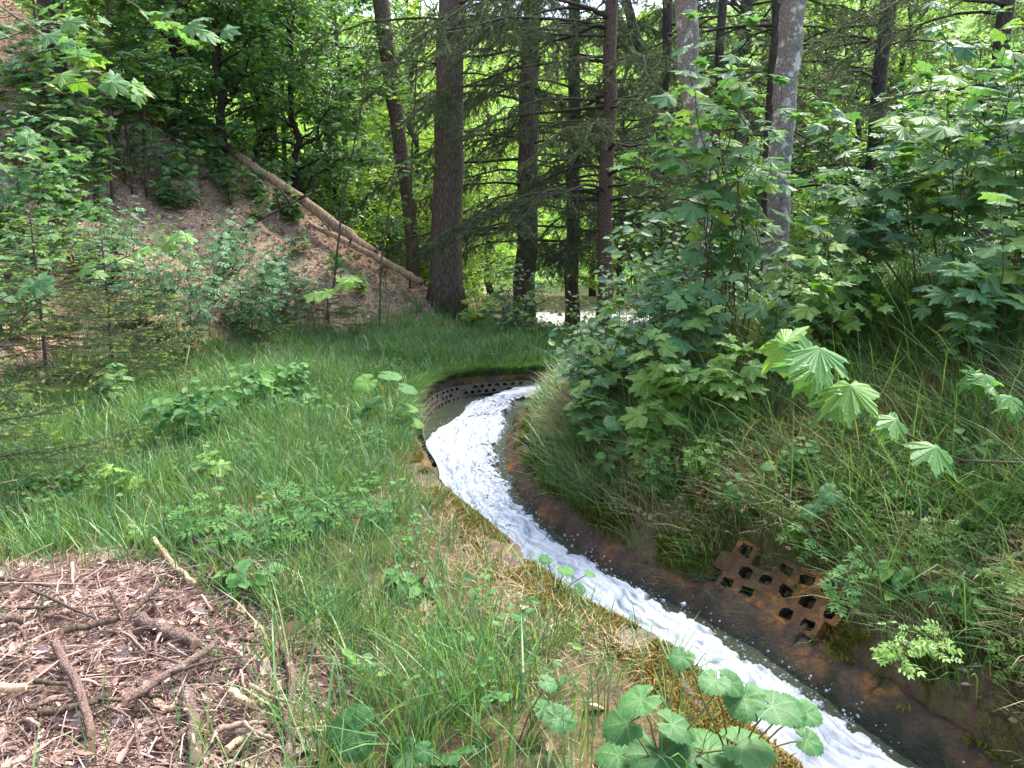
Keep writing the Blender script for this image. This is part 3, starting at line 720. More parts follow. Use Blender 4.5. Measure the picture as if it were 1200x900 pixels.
def broadleaf(seed, H, r0, cb, cr, limbs, leaf, n_leaf, tpl, lean=(0, 0), curve=.03, flat=.25, droop=.1, wob=.01, sides=10, crown_top=1.0, top_taper=.35, only=None):
    """trunk + limbs in one mesh, leaves in layered sprays in the other"""
    rg = np.random.default_rng(seed); gt = Geo(); gl = Geo()
    n = 14
    P = poly((0, 0, -.2), (lean[0] * H, lean[1] * H, H), n, curve, wob, rg, (rg.normal(), rg.normal(), 0))
    f = np.linspace(0, 1, n); rad = r0 * (1 - (1 - top_taper) * f) + r0 * .5 * np.exp(-f * H / .35)
    tube(gt, P, rad, sides)
    tw = []
    for q in range(limbs):
        f0 = cb + (crown_top - cb) * (q + rg.random()) / limbs; x = f0 * (n - 1); a = min(int(x), n - 2); p = P[a] + (P[a + 1] - P[a]) * (x - a)
        az = q * 2.4 + rg.normal(0, .4) if only is None else rg.uniform(*only)
        prof = math.sin(math.pi * min(1, .25 + .75 * (1 - (f0 - cb) / max(.01, 1 - cb)))) * .5 + .55
        L = cr * prof * rg.uniform(.7, 1.15)
        tip = p + np.array((math.cos(az), math.sin(az), rg.uniform(.05, .6))) * L
        B = poly(p, tip, 8, rg.uniform(-.02, .12), .03, rg)
        tube(gt, B, np.linspace(max(.012, r0 * .28), .006, 8), 5)
        m_ = max(3, int(L / .35))
        for k in range(m_):
            ff = .25 + .75 * (k + rg.random()) / m_; b_ = B[min(int(ff * 7), 6)] + (B[min(int(ff * 7), 6) + 1] - B[min(int(ff * 7), 6)]) * (ff * 7 % 1)
            dz = az + rg.choice((-1, 1)) * rg.uniform(.4, 1.2)
            l2 = L * .5 * rg.uniform(.5, 1.1) * (1.15 - .6 * ff)
            t2 = b_ + np.array((math.cos(dz), math.sin(dz), rg.uniform(-.3, .3))) * l2
            T2 = poly(b_, t2, 5, -droop * .5, .03, rg); tube(gt, T2, np.linspace(.007, .003, 5), 3, 0, False)
            tw.append(T2)
    per = max(4, n_leaf // max(1, len(tw)))
    O = []; D = []; N = []
    for T2 in tw:
        ax = norm(T2[-1] - T2[0]); sd = perp_h(ax[None])[0]; L = np.linalg.norm(T2[-1] - T2[0])
        s = rg.random(per); idx = np.clip((s * 4).astype(int), 0, 3); p = T2[idx] + (T2[idx + 1] - T2[idx]) * ((s * 4) % 1)[:, None]
        w_ = rg.normal(0, .22, per) * L * (1.1 - .5 * s)
        p = p + sd * w_[:, None] + UP * rg.normal(-.02, .05 + flat * .12, per)[:, None]
        d = norm(ax * rg.uniform(.3, 1, per)[:, None] + sd * np.sign(w_)[:, None] * rg.uniform(.3, 1.1, per)[:, None] + np.c_[np.zeros(per), np.zeros(per), rg.uniform(-.7, .1, per)])
        O.append(p); D.append(d); N.append(leaf_normals(per, rg, .3 + flat))
    O, D, N = map(np.concatenate, (O, D, N))
    scatter(gl, tpl, O, D, N, leaf * rg.uniform(.65, 1.25, len(O)))
    return gt, gl

def needles_on(g, P, dens, ln, wd, rg, m=0, fwd=.7):
    """flat needle triangles round a twig"""
    P = np.asarray(P); L = np.linalg.norm(np.diff(P, axis=0), axis=1).sum(); k = max(6, int(L * dens))
    s = rg.random(k) * (len(P) - 1); a = np.clip(s.astype(int), 0, len(P) - 2); p = P[a] + (P[a + 1] - P[a]) * (s - a)[:, None]
    ax = norm(P[a + 1] - P[a]); r = rg.normal(size=(k, 3)); r = norm(r - ax * (r * ax).sum(1, keepdims=True)); r[:, 2] *= .6
    d = norm(ax * fwd + r); sdv = norm(np.cross(d, rg.normal(size=(k, 3))))
    l_ = (ln * rg.uniform(.7, 1.2, k))[:, None]
    V = np.stack([p - sdv * wd * .5, p + sdv * wd * .5, p + d * l_], 1).reshape(-1, 3)
    g.add(V, np.arange(3 * k).reshape(-1, 3), None, m)

def spruce_bough(seed, L, needle=True, hang=.35, ntw=26, dens=420, nl=.03, nw=.006, droop=.25, bare=.35):
    """one limb along +x with hanging side twigs"""
    rg = np.random.default_rng(seed); gw = Geo(); gn = Geo()
    P = poly((0, 0, 0), (L, 0, -droop * L), 9, .10, .012, rg); tube(gw, P, np.linspace(.012 + .006 * L, .004, 9), 5)
    for k in range(ntw):
        f = bare + (1 - bare) * (k + rg.random()) / ntw; x = f * 8; a = min(int(x), 7); p = P[a] + (P[a + 1] - P[a]) * (x - a)
        sd = rg.choice((-1, 1)); l2 = hang * rg.uniform(.5, 1.4) * (1.25 - .6 * f)
        e = p + np.array((rg.uniform(.2, .7), sd * rg.uniform(.25, .9), rg.uniform(-.9, -.1))) * l2
        T = poly(p, e, 5, .06, .03, rg); tube(gw, T, np.linspace(.004, .0015, 5), 3, 0, False)
        needles_on(gn, T, dens, nl, nw, rg)
        for q in range(4):
            b0 = T[rg.integers(1, 4)]; e2 = b0 + np.array((rg.uniform(-.1, .7), sd * rg.uniform(-.5, .9), rg.uniform(-1, .05))) * l2 * .5
            T2 = np.linspace(b0, e2, 3); tube(gw, T2, [.002, .0015, .001], 3, 0, False); needles_on(gn, T2, dens, nl, nw, rg)
    needles_on(gn, P[4:], dens, nl, nw, rg)
    return gw, gn
BOUGHS = [spruce_bough(100 + k, 2.4 + .25 * k, hang=.5, ntw=24 + 2 * k) for k in range(5)]
def dead_bough(seed, L):
    rg = np.random.default_rng(seed); gw = Geo()
    P = poly((0, 0, 0), (L, rg.normal(0, .15), -rg.uniform(0, .45) * L), 7, .08, .02, rg); tube(gw, P, np.linspace(.012, .003, 7), 4)
    for k in range(int(L * 7)):
        a = rg.integers(1, 6); e = P[a] + np.array((rg.uniform(.1, .6), rg.normal(0, .4), rg.uniform(-.6, .2))) * L * .25
        tube(gw, poly(P[a], e, 4, .05, .03, rg), np.linspace(.004, .0012, 4), 3, 0, False)
    return gw
DEAD = [dead_bough(200 + k, 1.1 + .25 * k) for k in range(5)]

def rot_z(V, az, p, s=1.0):
    c, sn = math.cos(az), math.sin(az)
    return np.c_[V[:, 0] * c - V[:, 1] * sn, V[:, 0] * sn + V[:, 1] * c, V[:, 2]] * s + p

def spruce(seed, H, r0, lean=(0, 0), live=(), dead=0, dz=(1, 4), sides=14, flare=.5, curve=0.0):
    """live: list of (z, azimuth in degrees, scale)"""
    rg = np.random.default_rng(seed); gt = Geo(); gd = Geo(); gw = Geo(); gn = Geo(); n = 18
    P = poly((0, 0, -.3), (lean[0] * H, lean[1] * H, H), n, curve, .0015, rg, (1, 0, 0)); f = np.linspace(0, 1, n)
    zz = f * H
    rad = (r0 * (1 - .45 * f) + r0 * flare * np.exp(-zz / .35))[:, None] * (1 + (.10 * np.exp(-zz / .4)[:, None] + .02) * rg.normal(0, 1, (n, sides)))
    tube(gt, P, rad, sides)
    at = lambda z: np.array((lean[0] * z, lean[1] * z, z))
    for z, az, s in live:
        w_, n_ = BOUGHS[rg.integers(len(BOUGHS))]
        gw.merge(w_, lambda V: rot_z(V, R(az), at(z), s)); gn.merge(n_, lambda V: rot_z(V, R(az), at(z), s))
    for k in range(dead):
        z = rg.uniform(*dz)
        az = rg.uniform(0, 6.28); s = rg.uniform(.45, 1.0)
        gd.merge(DEAD[rg.integers(len(DEAD))], lambda V: rot_z(V, az, at(z), s))
    return gt, gd, gw, gn

# ------------------------------------------------------------------ the trees
def tree_thing(name, loc, label, cat, gt, barkm, crown=None, crown_m='beech', extra=(), group=None, smooth=True):
    e = empty(name, loc); tag(e, label, cat, group)
    mats = [M[barkm]]
    for gg, mm in extra:
        if gg.n: gt.merge(gg, lambda V: V, len(mats)); mats.append(M[mm])
    gt.obj('trunk', mats, e, smooth)
    if crown is not None and crown.n: crown.obj('crown', M[crown_m], e)
    return e
UPPER = [None]
def sp_tree(label, u, v, Y, H, r0, bark, group=None, **kw):
    p = at_y(u, v, Y); p[2] = min(gz(p[0], p[1]), p[2] + .3)
    gt, gd, gw, gn = spruce(int(u), H, r0, **kw)
    e = tree_thing('spruce_tree', p, label, 'spruce', gt, bark, gn, 'needle', [(gw, 'bark_dark'), (gd, 'bark_dark')], group)
    if int(u) not in (670, 860): return e
    if UPPER[0] is None:                      # closed upper crown out of view, added to shade the ground; mesh shared
        ga, gb, gc, gn2 = spruce(999, 10, .1, live=[(k * .16, k * 137.5, 1.25 - .85 * k / 56) for k in range(56)], flare=0)
        UPPER[0] = gn2.mesh('upper_crown_mesh', M['needle'])
    o = bpy.data.objects.new('upper_crown', UPPER[0]); COL.objects.link(o); o.parent = e; o.location = (kw.get('lean', (0, 0))[0] * 7.5, 0, 7.5); o.rotation_euler = (0, 0, int(u)); o.scale = (1.2, 1.2, 1.1)
    return e
rg = np.random.default_rng(11)
def ring(n, z0, z1, a0, a1, s0=.8, s1=1.3): return [(rg.uniform(z0, z1), rg.uniform(a0, a1), rg.uniform(s0, s1)) for _ in range(n)]
# the stout spruce at the foot of the hill and its neighbours
sp_tree('stout dark spruce trunk at the lower end of the fallen log', 522, 345, 15, 12, .31, 'bark_spruce', lean=(.03, 0), flare=.55,
        live=ring(12, 3.6, 6.6, -120, 80, .7, 1.1) + [(4.4, 200, .8), (4.9, 250, .7), (5.2, 180, .9)], dead=3, dz=(3, 6))
sp_tree('dark spruce by the pale clearing, its base beside the wooden rail', 614, 352, 17, 13, .25, 'bark_spruce', lean=(.018, 0), flare=.6,
        live=ring(46, 2.0, 7.5, 20, 340, .8, 1.3), dead=10, dz=(2, 6))
sp_tree('slim reddish spruce trunk studded with dead branch stubs', 708, 330, 13, 10, .135, 'bark_red', lean=(.004, 0), flare=.2,
        live=ring(36, 2.2, 6.0, 60, 320, .7, 1.2), dead=16, dz=(1.2, 5.5))
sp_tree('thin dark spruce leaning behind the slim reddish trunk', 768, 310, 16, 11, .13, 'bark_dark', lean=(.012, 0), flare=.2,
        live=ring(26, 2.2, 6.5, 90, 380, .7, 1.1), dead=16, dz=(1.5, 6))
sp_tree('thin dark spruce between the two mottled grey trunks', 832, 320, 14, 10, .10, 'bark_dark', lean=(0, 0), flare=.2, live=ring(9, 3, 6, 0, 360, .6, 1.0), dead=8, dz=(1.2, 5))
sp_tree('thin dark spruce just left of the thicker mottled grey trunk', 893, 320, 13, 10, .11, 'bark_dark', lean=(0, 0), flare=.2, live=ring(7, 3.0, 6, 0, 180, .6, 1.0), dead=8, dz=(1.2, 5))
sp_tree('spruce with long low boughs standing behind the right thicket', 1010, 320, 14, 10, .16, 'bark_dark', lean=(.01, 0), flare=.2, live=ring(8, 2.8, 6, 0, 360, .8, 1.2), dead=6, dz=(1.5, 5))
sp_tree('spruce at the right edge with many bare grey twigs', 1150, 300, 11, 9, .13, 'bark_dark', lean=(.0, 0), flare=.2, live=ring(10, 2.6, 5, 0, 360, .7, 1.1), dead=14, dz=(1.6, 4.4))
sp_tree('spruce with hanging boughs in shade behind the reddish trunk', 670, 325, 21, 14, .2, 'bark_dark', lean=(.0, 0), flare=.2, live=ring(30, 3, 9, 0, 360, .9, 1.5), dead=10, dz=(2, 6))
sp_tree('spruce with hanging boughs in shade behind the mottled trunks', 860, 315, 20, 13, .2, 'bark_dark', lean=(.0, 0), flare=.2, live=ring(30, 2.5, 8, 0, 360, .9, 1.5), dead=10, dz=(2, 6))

# mottled grey trunks on the right bank
def bl_tree(label, cat, u, v, Y, bark, crown_m, name='broadleaf_tree', group=None, **kw):
    p = at_y(u, v, Y); p[2] = gz(p[0], p[1])
    gt, gl = broadleaf(int(u) + int(Y), **kw)
    return tree_thing(name, p, label, cat, gt, bark, gl, crown_m, (), group)
def bare_trunk(label, pts, Y, rads, bark, name, cat, seed):
    """a trunk following the bends it shows"""
    P = np.array([at_y(u, v, Y) for u, v in pts]); b0 = P[0].copy(); b0[2] = gz(b0[0], b0[1])
    Pl = P - b0; Pl[0] = (0, 0, -.2); r_ = np.random.default_rng(seed)
    k = 22; t = np.linspace(0, len(Pl) - 1, k); Q = np.stack([np.interp(t, range(len(Pl)), Pl[:, c]) for c in range(3)], 1); Q[1:-1] += r_.normal(0, .008, (k - 2, 3))
    Q = np.vstack([Q, Q[-1] + (Q[-1] - Q[-4]) * 1.0 , Q[-1] + (Q[-1] - Q[-4]) * 3]); rr = np.interp(np.linspace(0, 1, k + 2), np.linspace(0, 1, len(rads)), rads)
    gt = Geo(); tube(gt, Q, rr[:, None] * (1 + .03 * r_.normal(0, 1, (k + 2, 12))), 12)
    gl = Geo(); tw = Geo()
    top = Q[-1]
    g2, l2 = broadleaf(seed, 2.5, rads[-1] * .6, .1, 2.0, 8, .075, 2200, OVATE)
    gt.merge(g2, lambda V: V + top); gl.merge(l2, lambda V: V + top)
    gd = Geo()
    for q in range(7):
        a = r_.integers(5, k - 1)
        az = r_.uniform(0, 6.28); gd.merge(DEAD[r_.integers(5)], lambda V: rot_z(V, az, Q[a], .45))
    return tree_thing(name, b0, label, cat, gt, bark, gl, 'mid', [(gd, 'twig_dark')])
bare_trunk('slender mottled grey trunk with a bend, left of the thicker one', [(812, 330), (822, 250), (826, 200), (815, 140), (806, 80), (804, 0)], 9, [.10, .115, .12, .105, .12, .125], 'bark_grey', 'grey_alder_tree', 'tree', 21)
bare_trunk('thicker mottled grey trunk rising straight on the right bank', [(909, 330), (912, 245), (916, 150), (922, 80), (931, 0)], 9, [.15, .13, .13, .135, .135], 'bark_grey', 'grey_alder_tree', 'tree', 22)
bare_trunk('leaning brown trunk left of the stout spruce', [(489, 322), (478, 230), (468, 160), (456, 80), (446, 0)], 18, [.17, .15, .17, .17, .18], 'bark_alder', 'alder_tree', 'tree', 23)
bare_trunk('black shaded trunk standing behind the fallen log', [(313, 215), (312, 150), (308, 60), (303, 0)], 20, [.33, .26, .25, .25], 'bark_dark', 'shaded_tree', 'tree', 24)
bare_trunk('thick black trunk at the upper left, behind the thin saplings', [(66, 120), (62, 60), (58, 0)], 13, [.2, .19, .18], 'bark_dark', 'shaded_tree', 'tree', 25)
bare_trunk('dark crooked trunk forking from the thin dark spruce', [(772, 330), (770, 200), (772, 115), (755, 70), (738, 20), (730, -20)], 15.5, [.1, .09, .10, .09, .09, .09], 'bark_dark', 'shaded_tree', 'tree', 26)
for k, (u, v, Y, r_) in enumerate([(398, 300, 21, .05), (372, 260, 22, .06), (404, 320, 24, .05), (330, 190, 22, .07)]):
    bare_trunk('thin dark pole-like trunk in the bright wood behind the log and spruce', [(u, v), (u + rg.normal(0, 4), v - 120), (u + rg.normal(0, 10), v - 330)], Y, [r_, r_ * .9, r_ * .8], 'bark_dark', 'pole_tree', 'tree', 40 + k)['group'] = 'thin trunks in the bright wood'

# beeches leaning over the hill, layered dark leaves
for k, (u, v, Y, H_, cr, lab) in enumerate([
        (205, 130, 16, 5.5, 2.6, 'leafy beech whose layered boughs hang over the middle of the fallen log'),
        (300, 230, 19, 6.5, 3.0, 'leafy beech behind the fallen log, beside the black trunk'),
        (255, 160, 15.6, 5.0, 2.4, 'leafy beech bending over the upper end of the peeled log'),
        (345, 200, 17.5, 6.0, 2.3, 'leafy beech between the black trunk and the leaning brown trunk'),
        (385, 250, 20, 7.0, 2.6, 'leafy beech left of the leaning brown trunk')]):
    bl_tree(lab, 'beech tree', u, v, Y, 'bark_dark', 'beech', 'beech_tree', H=H_, r0=.10, cb=.12, cr=cr, limbs=34, leaf=.125, n_leaf=9000, tpl=OVATE, flat=.2)

# the bright wood beyond: shared crowns, each tree its own object
def proto(seed, **kw):
    gt, gl = broadleaf(seed, **kw); return gt.mesh('trunk_mesh', M['bark_dark'], True), gl.mesh('crown_mesh', M['bright'])
PB = [proto(300 + k, H=11, r0=.14, cb=.05, cr=3.6, limbs=40, leaf=.17, n_leaf=10000, tpl=DIAMOND, flat=.35) for k in range(4)]
PU = [proto(320 + k, H=3.6, r0=.05, cb=.05, cr=1.8, limbs=24, leaf=.11, n_leaf=6000, tpl=DIAMOND, flat=.35) for k in range(4)]
rg = np.random.default_rng(19)
n_b = 0
for row, (Y, n_, lo, hi) in enumerate([(26, 6, -230, 560), (33, 10, -50, 1300), (41, 12, -100, 1320), (52, 14, -150, 1350), (25, 5, 820, 1300)]):
    for k in range(n_):
        u = lo + (hi - lo) * (k + .5 + rg.uniform(-.3, .3)) / n_
        p = at_y(u, 300, Y + rg.uniform(-2, 2)); p[2] = gz(p[0], p[1])
        if row == 0 and 590 < u < 800: continue
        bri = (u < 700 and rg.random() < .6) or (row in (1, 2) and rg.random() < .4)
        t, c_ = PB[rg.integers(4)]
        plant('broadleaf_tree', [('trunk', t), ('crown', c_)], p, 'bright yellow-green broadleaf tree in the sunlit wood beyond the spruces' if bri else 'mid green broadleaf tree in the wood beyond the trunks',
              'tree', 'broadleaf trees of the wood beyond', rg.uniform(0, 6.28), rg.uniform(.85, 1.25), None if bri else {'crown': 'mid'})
# understorey bushes
for k in range(70):
    u = rg.uniform(150, 1250); Y = rg.uniform(18, 27) if u < 560 else rg.uniform(13, 30)
    if 540 < u < 800: continue
    p = at_y(u, 320, Y); p[2] = gz(p[0], p[1])
    if u < 540 and Y < 18.5: continue
    t, c_ = PU[rg.integers(4)]
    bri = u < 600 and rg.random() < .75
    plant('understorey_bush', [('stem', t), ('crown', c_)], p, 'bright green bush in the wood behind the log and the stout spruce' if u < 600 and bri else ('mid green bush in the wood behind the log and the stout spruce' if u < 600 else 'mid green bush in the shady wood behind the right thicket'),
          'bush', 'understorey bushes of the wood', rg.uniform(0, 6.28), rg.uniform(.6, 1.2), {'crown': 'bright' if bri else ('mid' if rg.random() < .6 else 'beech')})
# far wood as one mass
gl = Geo(); nf = 60000
fx = rg.uniform(-75, 75, nf); fy = rg.uniform(60, 120, nf); fz = ground(fx, fy, False, False) + rg.uniform(0, 12, nf) * vnoise(fx * .3, fy * .3, 5)
scatter(gl, DIAMOND, np.c_[fx, fy, fz], rg.normal(size=(nf, 3)), leaf_normals(nf, rg, .8), rg.uniform(.4, 1.0, nf))
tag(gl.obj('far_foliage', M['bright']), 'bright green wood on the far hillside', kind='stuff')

# fallen logs ------------------------------------------------------------
def log_thing(label, A, B, r0, r1, mat, seed, n=26, lift=None, name='fallen_log', wob=.006):
    r_ = np.random.default_rng(seed); A = np.asarray(A, float); B = np.asarray(B, float); c_ = A.copy()
    P = poly(A - c_, B - c_, n, .01, wob * .3, r_, (0, 0, 1)); rr = np.linspace(r0, r1, n)[:, None] * (1 + r_.normal(0, .03, (n, 1)) + r_.normal(0, .025, (n, 12)))
    g = Geo(); tube(g, P, rr, 12)
    gd = Geo()
    for q in range(5):
        a = r_.integers(4, n - 2); d = norm(np.cross(P[a + 1] - P[a], r_.normal(size=3))); d[2] = abs(d[2]) * .6
        tube(gd, poly(P[a], P[a] + d * r_.uniform(.25, .6), 4, .1, .02, r_), [.03, .022, .016, .01], 5)
    g.merge(gd, lambda V: V, 1); o = g.obj(name, [M[mat], M['twig_dark']], None, True); o.location = c_; return tag(o, label, 'branch' if 'branch' in name else 'log')
lA = at_y(440, 298, 15.0); lB = at_y(168, 108, 16.0)
log_thing('long peeled log lying down the hillside', lA, lB, .105, .075, 'log', 3, wob=.008)
lA2 = at_y(496, 332, 14.6); lB2 = at_y(362, 262, 14.8)
log_thing('thinner bare log below the long peeled log, ending at the stout spruce', lA2, lB2, .07, .045, 'log', 4, wob=.008)
lA3 = at_y(240, 205, 16.8); lB3 = at_y(90, 105, 17.6)
log_thing('dark mossy log high on the slope, left of the peeled one', lA3, lB3, .15, .13, 'bark_dark', 5)
lA4 = at_y(375, 222, 15.2); lB4 = at_y(284, 282, 14.2)
lB4[2] = gz(lB4[0], lB4[1]); 
log_thing('thin dark dead branch propped against the long peeled log', lB4, lA4, .035, .02, 'twig_dark', 6, name='dead_branch')

# post-and-rail fence and gravel clearing
fe = empty('rail_fence', at_y(600, 345, 19)); fb = np.array(fe.location); tag(fe, 'short weathered wooden rail on posts by the pale clearing', 'fence')
for u in (568, 590, 612):
    p = at_y(u, 345, 19); p[2] = gz(p[0], p[1]); g = Geo(); tube(g, [p - fb - (0, 0, .1), p - fb + (0, 0, .55)], .045, 8); g.obj('post', M['pile_bark'], fe)
g = Geo(); a_ = at_y(560, 340, 19); b_ = at_y(622, 344, 19); a_[2] = gz(a_[0], a_[1]) + .5; b_[2] = gz(b_[0], b_[1]) + .45
tube(g, poly(a_ - fb, b_ - fb, 6, .01, .005), .05, 8); g.obj('rail', M['pile_bark'], fe)

# saplings on the left hill ------------------------------------------------
def thin_sapling(label, pts, Y, r0, seed, leaf_z, nleaf, size=.12, bark='stem', matl='maple'):
    r_ = np.random.default_rng(seed)
    if Y is None: Y = float(on_ground(*pts[0])[1])
    P = np.array([at_y(u, v, Y) for u, v in pts]); b0 = P[0].copy(); b0[2] = min(gz(b0[0], b0[1]), b0[2]); Pl = P - b0; Pl[0] = (0, 0, -.05)
    k = 16; t = np.linspace(0, len(Pl) - 1, k); Q = np.stack([np.interp(t, range(len(Pl)), Pl[:, c]) for c in range(3)], 1); Q[1:] += r_.normal(0, .006, (k - 1, 3))
    gs = Geo(); tube(gs, Q, np.linspace(r0, r0 * .6, k), 6); O = []; D = []
    for q in range(nleaf):
        f = r_.uniform(leaf_z, 1.0) * (k - 1); a = min(int(f), k - 2); p = Q[a] + (Q[a + 1] - Q[a]) * (f - a)
        az = r_.uniform(0, 6.28); L = r_.uniform(.2, .75); e = p + np.array((math.cos(az), math.sin(az), r_.uniform(-.1, .5))) * L
        T = poly(p, e, 4, .06, .03, r_); tube(gs, T, [.005, .004, .003, .002], 3, 0, False)
        for w_ in range(5):
            x = T[-1 if w_ < 3 else r_.integers(1, 4)]; a2 = az + r_.normal(0, .9); d = np.array((math.cos(a2), math.sin(a2), r_.uniform(-.5, .15)))
            O.append(x + d * .05); D.append(d)
    gl = Geo(); O = np.array(O); D = np.array(D); ch = r_.integers(0, 5, len(O)); Nn = leaf_normals(len(O), r_, .3)
    for c in range(5):
        m = ch == c; scatter(gl, MAPLES[c], O[m], D[m], Nn[m], size * r_.uniform(.6, 1.15, m.sum()))
    e = empty('maple_sapling', b0); tag(e, label, 'sapling'); gs.obj('stem', M[bark], e, True); gl.obj('foliage', M[matl], e); return e
thin_sapling('thin dark sapling stem leaning left, leftmost on the hill', [(80, 240), (62, 160), (45, 70), (38, -20)], None, .028, 1, .35, 90, .15)
thin_sapling('straight thin dark sapling stem, second from the left on the hill', [(132, 242), (128, 130), (126, 0), (126, -40)], None, .03, 2, .3, 90, .15)
thin_sapling('thin pale sapling stem between two darker ones on the hill', [(155, 228), (148, 160), (143, 80), (141, 0)], None, .018, 3, .4, 60, .14)
thin_sapling('crooked greyish sapling stem, rightmost of the row on the hill', [(172, 232), (168, 150), (171, 70), (170, -30)], None, .026, 4, .35, 90, .15)
thin_sapling('slender sapling with bright leaves in front of the leaning brown trunk', [(480, 322), (482, 200), (487, 100), (494, 0)], 15, .02, 5, .3, 30, .14, 'stem', 'bright')
thin_sapling('slender dark sapling crossing the lower end of the logs', [(388, 305), (402, 230), (420, 150), (432, 60)], 13.8, .02, 6, .45, 24, .13)
thin_sapling('short dark sapling at the foot of the hill, left of the stout spruce', [(443, 345), (446, 310), (455, 250), (465, 180)], 13, .016, 7, .5, 14, .12)
# ------------------------------------------------------------------ grass, moss, litter
def blades(g, P, h, w, dirv, bend, rg, m=0):
    n = len(P); d = np.c_[np.cos(dirv), np.sin(dirv), np.zeros(n)]; sd = np.c_[-np.sin(dirv), np.cos(dirv), np.zeros(n)]
    tw = rg.normal(0, .6, n); sd = norm(sd * np.cos(tw)[:, None] + d * np.sin(tw)[:, None])
    out = []
    for t, ww in ((0, .75), (.4, 1.0), (.75, .7), (1, 0)):
        c = P + h[:, None] * (UP * (t * (1 - .42 * bend * t))[:, None] + d * (bend * t ** 1.8)[:, None])
        if ww: out += [c - sd * (w * ww / 2)[:, None], c + sd * (w * ww / 2)[:, None]]
        else: out.append(c)
    V = np.stack(out, 1).reshape(-1, 3); o = np.arange(n)[:, None] * 7
    g.add(V, o + np.array([[4, 5, 6]]), np.concatenate([o + np.array([[0, 1, 3, 2]]), o + np.array([[2, 3, 5, 4]])]), m)

def tufts(g, cx, cy, per, rad, h, w, bend, rg, m=0, down=None, hs=.25, zf=None):
    """tufts at (cx, cy): per blades each, leaning outwards"""
    k = np.repeat(np.arange(len(cx)), per); n = len(k)
    a = rg.uniform(0, 2 * np.pi, n); r = rad * np.sqrt(rg.random(n)) 
    x = cx[k] + np.cos(a) * r; y = cy[k] + np.sin(a) * r
    z = ground(x, y) if zf is None else np.full(n, zf)
    dv = a + rg.normal(0, .7, n)
    if down is not None:
        dx = np.cos(dv) + down[0][k]; dy = np.sin(dv) + down[1][k]; dv = np.arctan2(dy, dx)
    hh = (h[k] if np.ndim(h) else h) * rg.lognormal(0, hs, n)
    blades(g, np.c_[x, y, z - .01], hh, (w[k] if np.ndim(w) else w) * rg.uniform(.6, 1.3, n), dv, np.clip((bend[k] if np.ndim(bend) else bend) * rg.uniform(.4, 1.5, n), 0, 1.15), rg, m)

rg = np.random.default_rng(23)
def field(n, x0, x1, y0, y1):
    x = rg.uniform(x0, x1, n); y = rg.uniform(y0, y1, n)
    dl = sdist(x, y, LCs); dr = -sdist(x, y, RCs); d = sdist(x, y, FOOT)
    return x, y, dl, dr, d
# left bench -- lush band along the middle, thinner near the kerb and the brush pile
g = Geo()
x, y, dl, dr, d = field(26000, -4.9, 2.0, 1.3, 15.5)
_, _, pile = zones(x, y)
lush = fbm(x * .7, y * .7, 81)
strip = 1 - sstep(.5, 1.5, dl)                       # worn strip beside the kerb, in the near part
dens = np.clip(.25 + 1.5 * (lush - .28), 0, 1) * (1 - .97 * pile) * (1 - sstep(.1, 1.3, d)) * (1 - .5 * strip * (1 - sstep(3.5, 6.5, y))) * (1 - .6 * sstep(-2.2, -3.4, x) * (1 - sstep(4, 6, y)))
dens *= np.where(y < 4.6, .5 + .5 * sstep(.4, 1.2, dl) * sstep(2.2, 3.2, y), 1)
m = (dl > np.where(y < 6, .30, .10)) & (rg.random(len(x)) < dens)
x, y, dl = x[m], y[m], dl[m]
hh = (.17 + .20 * fbm(x * .8 + 5, y * .8, 83)) * (.65 + .35 * sstep(.2, 1.0, dl)); ww = np.where(y < 6, .0048, np.where(y < 9, .0065, .009))
tufts(g, x, y, 13, .075, hh, ww, .45, rg)
q = rg.random(len(x)) < .14; tufts(g, x[q], y[q], 6, .05, hh[q] * .9, ww[q] * 1.9, .75, rg)
q = rg.random(len(x)) < .06; tufts(g, x[q], y[q], 2, .05, hh[q] * 1.7, ww[q] * .6, .25, rg)
print('left tufts', len(x))
# right bank: longer, hanging down the slope
x, y, dl, dr, d = field(21000, .2, 8.5, 1.0, 15)
i_ = np.array([int(np.argmin((RCs[:, 0] - a) ** 2 + (RCs[:, 1] - b_) ** 2)) for a, b_ in zip(x, y)]); dn = -NR[::14][i_]
lush = fbm(x * .9, y * .9, 91)
dens = np.clip(.15 + 2.0 * (lush - .34), 0, 1) * (.8 + .2 * sstep(.9, 1.8, dr)); dens = np.where(y > 5.2, np.maximum(dens, .75), dens)
m = (dr > np.where(y > 4.9, .18, .27)) & (dl < 0) & (rg.random(len(x)) < dens)
pv = panel_bed(x, y) > .3                # the paving stays bare
m &= ~(pv & (rg.random(len(x)) < .98))
x, y, dr, dn = x[m], y[m], dr[m], dn[m]
tufts(g, x, y, 14, .06, (.22 + .18 * fbm(x, y, 93)) * (1 - .6 * sstep(6, 7.2, y) * (1 - sstep(.8, 2.0, dr))), np.where(y < 6, .005, .0075), .75, rg, 0, (dn[:, 0] * .9, dn[:, 1] * .9), hs=.45)
print('right tufts', len(x))
n = 40; u_ = PVL + rg.normal(.0, .07, n); v_ = rg.uniform(-.10, .3, n); p = PV0 + PVD * u_[:, None] + PVN * v_[:, None]
tufts(g, p[:, 0], p[:, 1], 9, .04, .20, .0045, .9, rg, 0, (-PVN[0] * np.ones(n), -PVN[1] * np.ones(n)))
n = 90; u_ = rg.uniform(-.05, PVL, n); v_ = np.where(rg.random(n) < .75, rg.uniform(.20, .36, n), rg.uniform(-.05, .3, n)); p = PV0 + PVD * u_[:, None] + PVN * v_[:, None]
tufts(g, p[:, 0], p[:, 1], 7, .03, .15, .0045, .9, rg, 0, (-PVN[0] * np.ones(n) * 1.2, -PVN[1] * np.ones(n) * 1.2))
